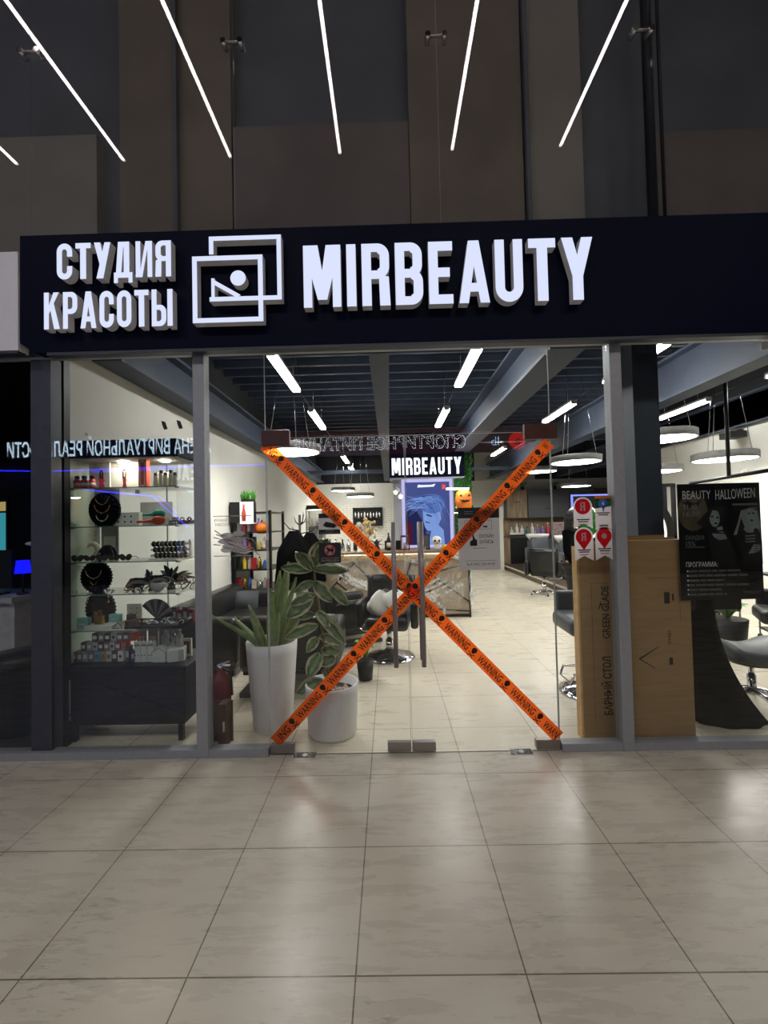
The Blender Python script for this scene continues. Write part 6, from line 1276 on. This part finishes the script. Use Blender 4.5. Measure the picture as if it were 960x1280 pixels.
t = T('triangle_hanger', 'small black wire triangle lying before the teal gift box', 'hanger', (wx(145, .25), .25, s)); MB().tube([(-.045, 0, .004), (.045, 0, .004), (0, .02, .045), (-.045, 0, .004)], .004, 'black', 6).build('frame', t)
t = T('jewel_tray', 'black tray full of silver jewellery on the fifth glass shelf', 'tray', (wx(203, .3), .3, s)); L = .26; MB().bx(-L, L*.62, -.07, .08, 0, .02, 'black').bx(-L, L*.62, .07, .08, .02, .05, 'black').bx(L*.62-.008, L*.62, -.07, .08, .02, .05, 'black').build('base', t)
heap('silver_ring', 'silver ring on the black tray, %s from the ring boxes', 'ring', 'rings on the black tray', 172, 232, .3, s+.02, 18, 6, ('silver', 'white', 'silver'), (.01, .017), .0)
for k in range(5): sbox('maroon_box', 'dark maroon jewellery box stacked behind the black tray, %s along' % ORD[k], 206+7*k, 213+7*k, .44, s, .1+.02*(k % 2), 'maroon' if k % 2 else 'dark_red', .05, 'maroon boxes')
t = T('feather_fan', 'dark translucent feather fan leaning behind the earring card', 'hair ornament', (wx(192, .42), .42, s)); m = MB()
for k in range(9):
    a = R(20+14*k); m.grid(lambda u, v: V((.16*v*math.cos(a)+(u-.5)*.04*v*math.sin(a), .005*k, .02+.17*v*math.sin(a)-(u-.5)*.04*v*math.cos(a))), 2, 5, 'grey' if k % 2 else 'black')
m.build('feathers', t, solid=.002); MB().lathe([(.025, 0), (.015, .03)], 'black', 10).build('clip', t)
# --- base shelf: cartons in three rows
s = SH[0]; pm('mauve', '8d7f8a', .6); pm('grey_blue', '9aa3ad', .6); pm('light_blue', '6fb5d6', .6); pm('tan', 'b29a78', .6); pm('dark_mauve', '574e58', .6); pm('rose', '8f6066', .6)
KN = {'mauve': 'mauve', 'grey_blue': 'grey blue', 'light_blue': 'sky blue', 'tan': 'tan', 'dark_mauve': 'dark mauve', 'rose': 'rose', 'white': 'white', 'lightgrey': 'light grey', 'coral': 'orange', 'black': 'black', 'cream': 'cream'}
rows = ((('rose', 'mauve', 'grey_blue', 'mauve', 'light_blue', 'tan', 'cream', 'dark_mauve', 'white'), 87.5, 153, 0, .082), (('dark_mauve', 'grey_blue', 'lightgrey', 'dark_mauve', 'mauve', 'lightgrey', 'rose', 'coral'), 100, 157, .085, .068), (('dark_mauve', 'mauve', 'dark_mauve', 'lightgrey', 'mauve', 'rose', 'coral'), 114, 168, .155, .066))
for r_, (cols, p0, p1, dz, h) in enumerate(rows):
    for k, c in enumerate(cols):
        a = p0+(p1-p0)*k/len(cols); b = p0+(p1-p0)*(k+1)/len(cols)
        f = (lambda m, w, h, o: m.flat([(0, .3*h), (.3*w, .5*h), (0, .7*h), (-.3*w, .5*h)], o, X, Z, 'black')) if c in ('white', 'lightgrey') else None
        sbox('small_carton', '%s small carton in the %s row of the stack, %s from the wall' % (KN[c], ('bottom', 'middle', 'top')[r_], ORD[k]), a, b, .3, s+dz, h-.002, c, .06, 'cartons stacked in the bottom of the cabinet', 'white' if c in ('rose', 'mauve', 'grey_blue', 'dark_mauve') else 'grey', f)
for k, px in enumerate((158, 165)): sbox('dark_carton', 'narrow dark carton between the stack and white bags, %s' % ('first', 'second')[k], px-3, px+3, .28, s, .12-.03*k, 'dark_mauve', .05)
for k in range(3):
    x = wx(170+8.5*k, .28); t = T('gift_bag', 'small white paper gift bag with pattern on the cabinet floor, %s along' % ORD[k], 'bag', (x, .28, s), 0, 'white gift bags'); MB().box((0, .02, .075), (.05, .04, .15), 'white', taper=.9).build('body', t); m = MB().tube([(-.015, 0, .15), (-.012, 0, .18), (.012, 0, .18), (.015, 0, .15)], .002, 'black', 5); m.build('handle', t)
    m = MB()
    for q in range(2): m.disc(-.01+.02*q, .05, .005, (0, -.0026, 0), X, Z, 'black', 8)
    for q in range(5): m.flat([(-.022+.009*q, .12), (-.017+.009*q, .145), (-.012+.009*q, .12)], (0, -.0022, 0), X, Z, 'grey')
    m.build('print', t)
t = T('house_box', 'white house shaped box on the cabinet floor', 'box', (wx(197, .26), .26, s)); MB().prism([(-.05, 0), (.05, 0), (.05, .07), (.0, .105), (-.05, .07)], (0, 0, 0), X, Z, (0, .08, 0), 'white').build('body', t); MB().prism([(-.056, .068), (0, .108), (.056, .068), (.056, .076), (0, .118), (-.056, .076)], (0, -.004, 0), X, Z, (0, .088, 0), 'lightgrey').build('lid', t)
solo('white_slab', MB().box((wx(219, .32), .34, s+.045), (.12, .16, .09), 'white', rz=.3), 'large white box at the glass end of the cabinet floor', 'box', bevel=.004)
for k, px in enumerate((205, 214, 222)):
    t = T('glass_ornament', 'pale silvery ornament on the big white boxes, %s' % ORD[k], 'ornament', (wx(px, .34), .36, s+.09), 0, 'silvery ornaments'); MB().lathe([(.02, 0), (.03, .02), (.015, .05), (.028, .08), (.01, .11), (.001, .115)], 'silver' if k % 2 else 'lightgrey', 16).build('body', t); MB().ball((0, 0, .125), .012, 'gold' if k == 1 else 'cream', 8).build('knob', t)
solo('white_slab', MB().bx(wx(198, .4), wx(214, .4), .34, .42, s, s+.089, 'white'), 'white block under the silvery ornaments', 'box', bevel=.004)
solo('photo_tile', MB().bx(wx(226, .4), wx(238, .4), .4, .415, s, s+.14, 'cream').rect(wx(228, .4), wx(236, .4), s+.02, s+.12, (0, .3985, 0), X, Z, 'brown'), 'small cream framed tile at the far end of the cabinet floor', 'frame')
for k in range(4): sbox('stone_card', 'grey patterned card behind the gift bags, %s along' % ORD[k], 170+14*k, 182+14*k, .5, s, .2, 'grey', .012, 'patterned cards')

# ================================================================== NEIGHBOUR SHOP (seen dimly past the corner)
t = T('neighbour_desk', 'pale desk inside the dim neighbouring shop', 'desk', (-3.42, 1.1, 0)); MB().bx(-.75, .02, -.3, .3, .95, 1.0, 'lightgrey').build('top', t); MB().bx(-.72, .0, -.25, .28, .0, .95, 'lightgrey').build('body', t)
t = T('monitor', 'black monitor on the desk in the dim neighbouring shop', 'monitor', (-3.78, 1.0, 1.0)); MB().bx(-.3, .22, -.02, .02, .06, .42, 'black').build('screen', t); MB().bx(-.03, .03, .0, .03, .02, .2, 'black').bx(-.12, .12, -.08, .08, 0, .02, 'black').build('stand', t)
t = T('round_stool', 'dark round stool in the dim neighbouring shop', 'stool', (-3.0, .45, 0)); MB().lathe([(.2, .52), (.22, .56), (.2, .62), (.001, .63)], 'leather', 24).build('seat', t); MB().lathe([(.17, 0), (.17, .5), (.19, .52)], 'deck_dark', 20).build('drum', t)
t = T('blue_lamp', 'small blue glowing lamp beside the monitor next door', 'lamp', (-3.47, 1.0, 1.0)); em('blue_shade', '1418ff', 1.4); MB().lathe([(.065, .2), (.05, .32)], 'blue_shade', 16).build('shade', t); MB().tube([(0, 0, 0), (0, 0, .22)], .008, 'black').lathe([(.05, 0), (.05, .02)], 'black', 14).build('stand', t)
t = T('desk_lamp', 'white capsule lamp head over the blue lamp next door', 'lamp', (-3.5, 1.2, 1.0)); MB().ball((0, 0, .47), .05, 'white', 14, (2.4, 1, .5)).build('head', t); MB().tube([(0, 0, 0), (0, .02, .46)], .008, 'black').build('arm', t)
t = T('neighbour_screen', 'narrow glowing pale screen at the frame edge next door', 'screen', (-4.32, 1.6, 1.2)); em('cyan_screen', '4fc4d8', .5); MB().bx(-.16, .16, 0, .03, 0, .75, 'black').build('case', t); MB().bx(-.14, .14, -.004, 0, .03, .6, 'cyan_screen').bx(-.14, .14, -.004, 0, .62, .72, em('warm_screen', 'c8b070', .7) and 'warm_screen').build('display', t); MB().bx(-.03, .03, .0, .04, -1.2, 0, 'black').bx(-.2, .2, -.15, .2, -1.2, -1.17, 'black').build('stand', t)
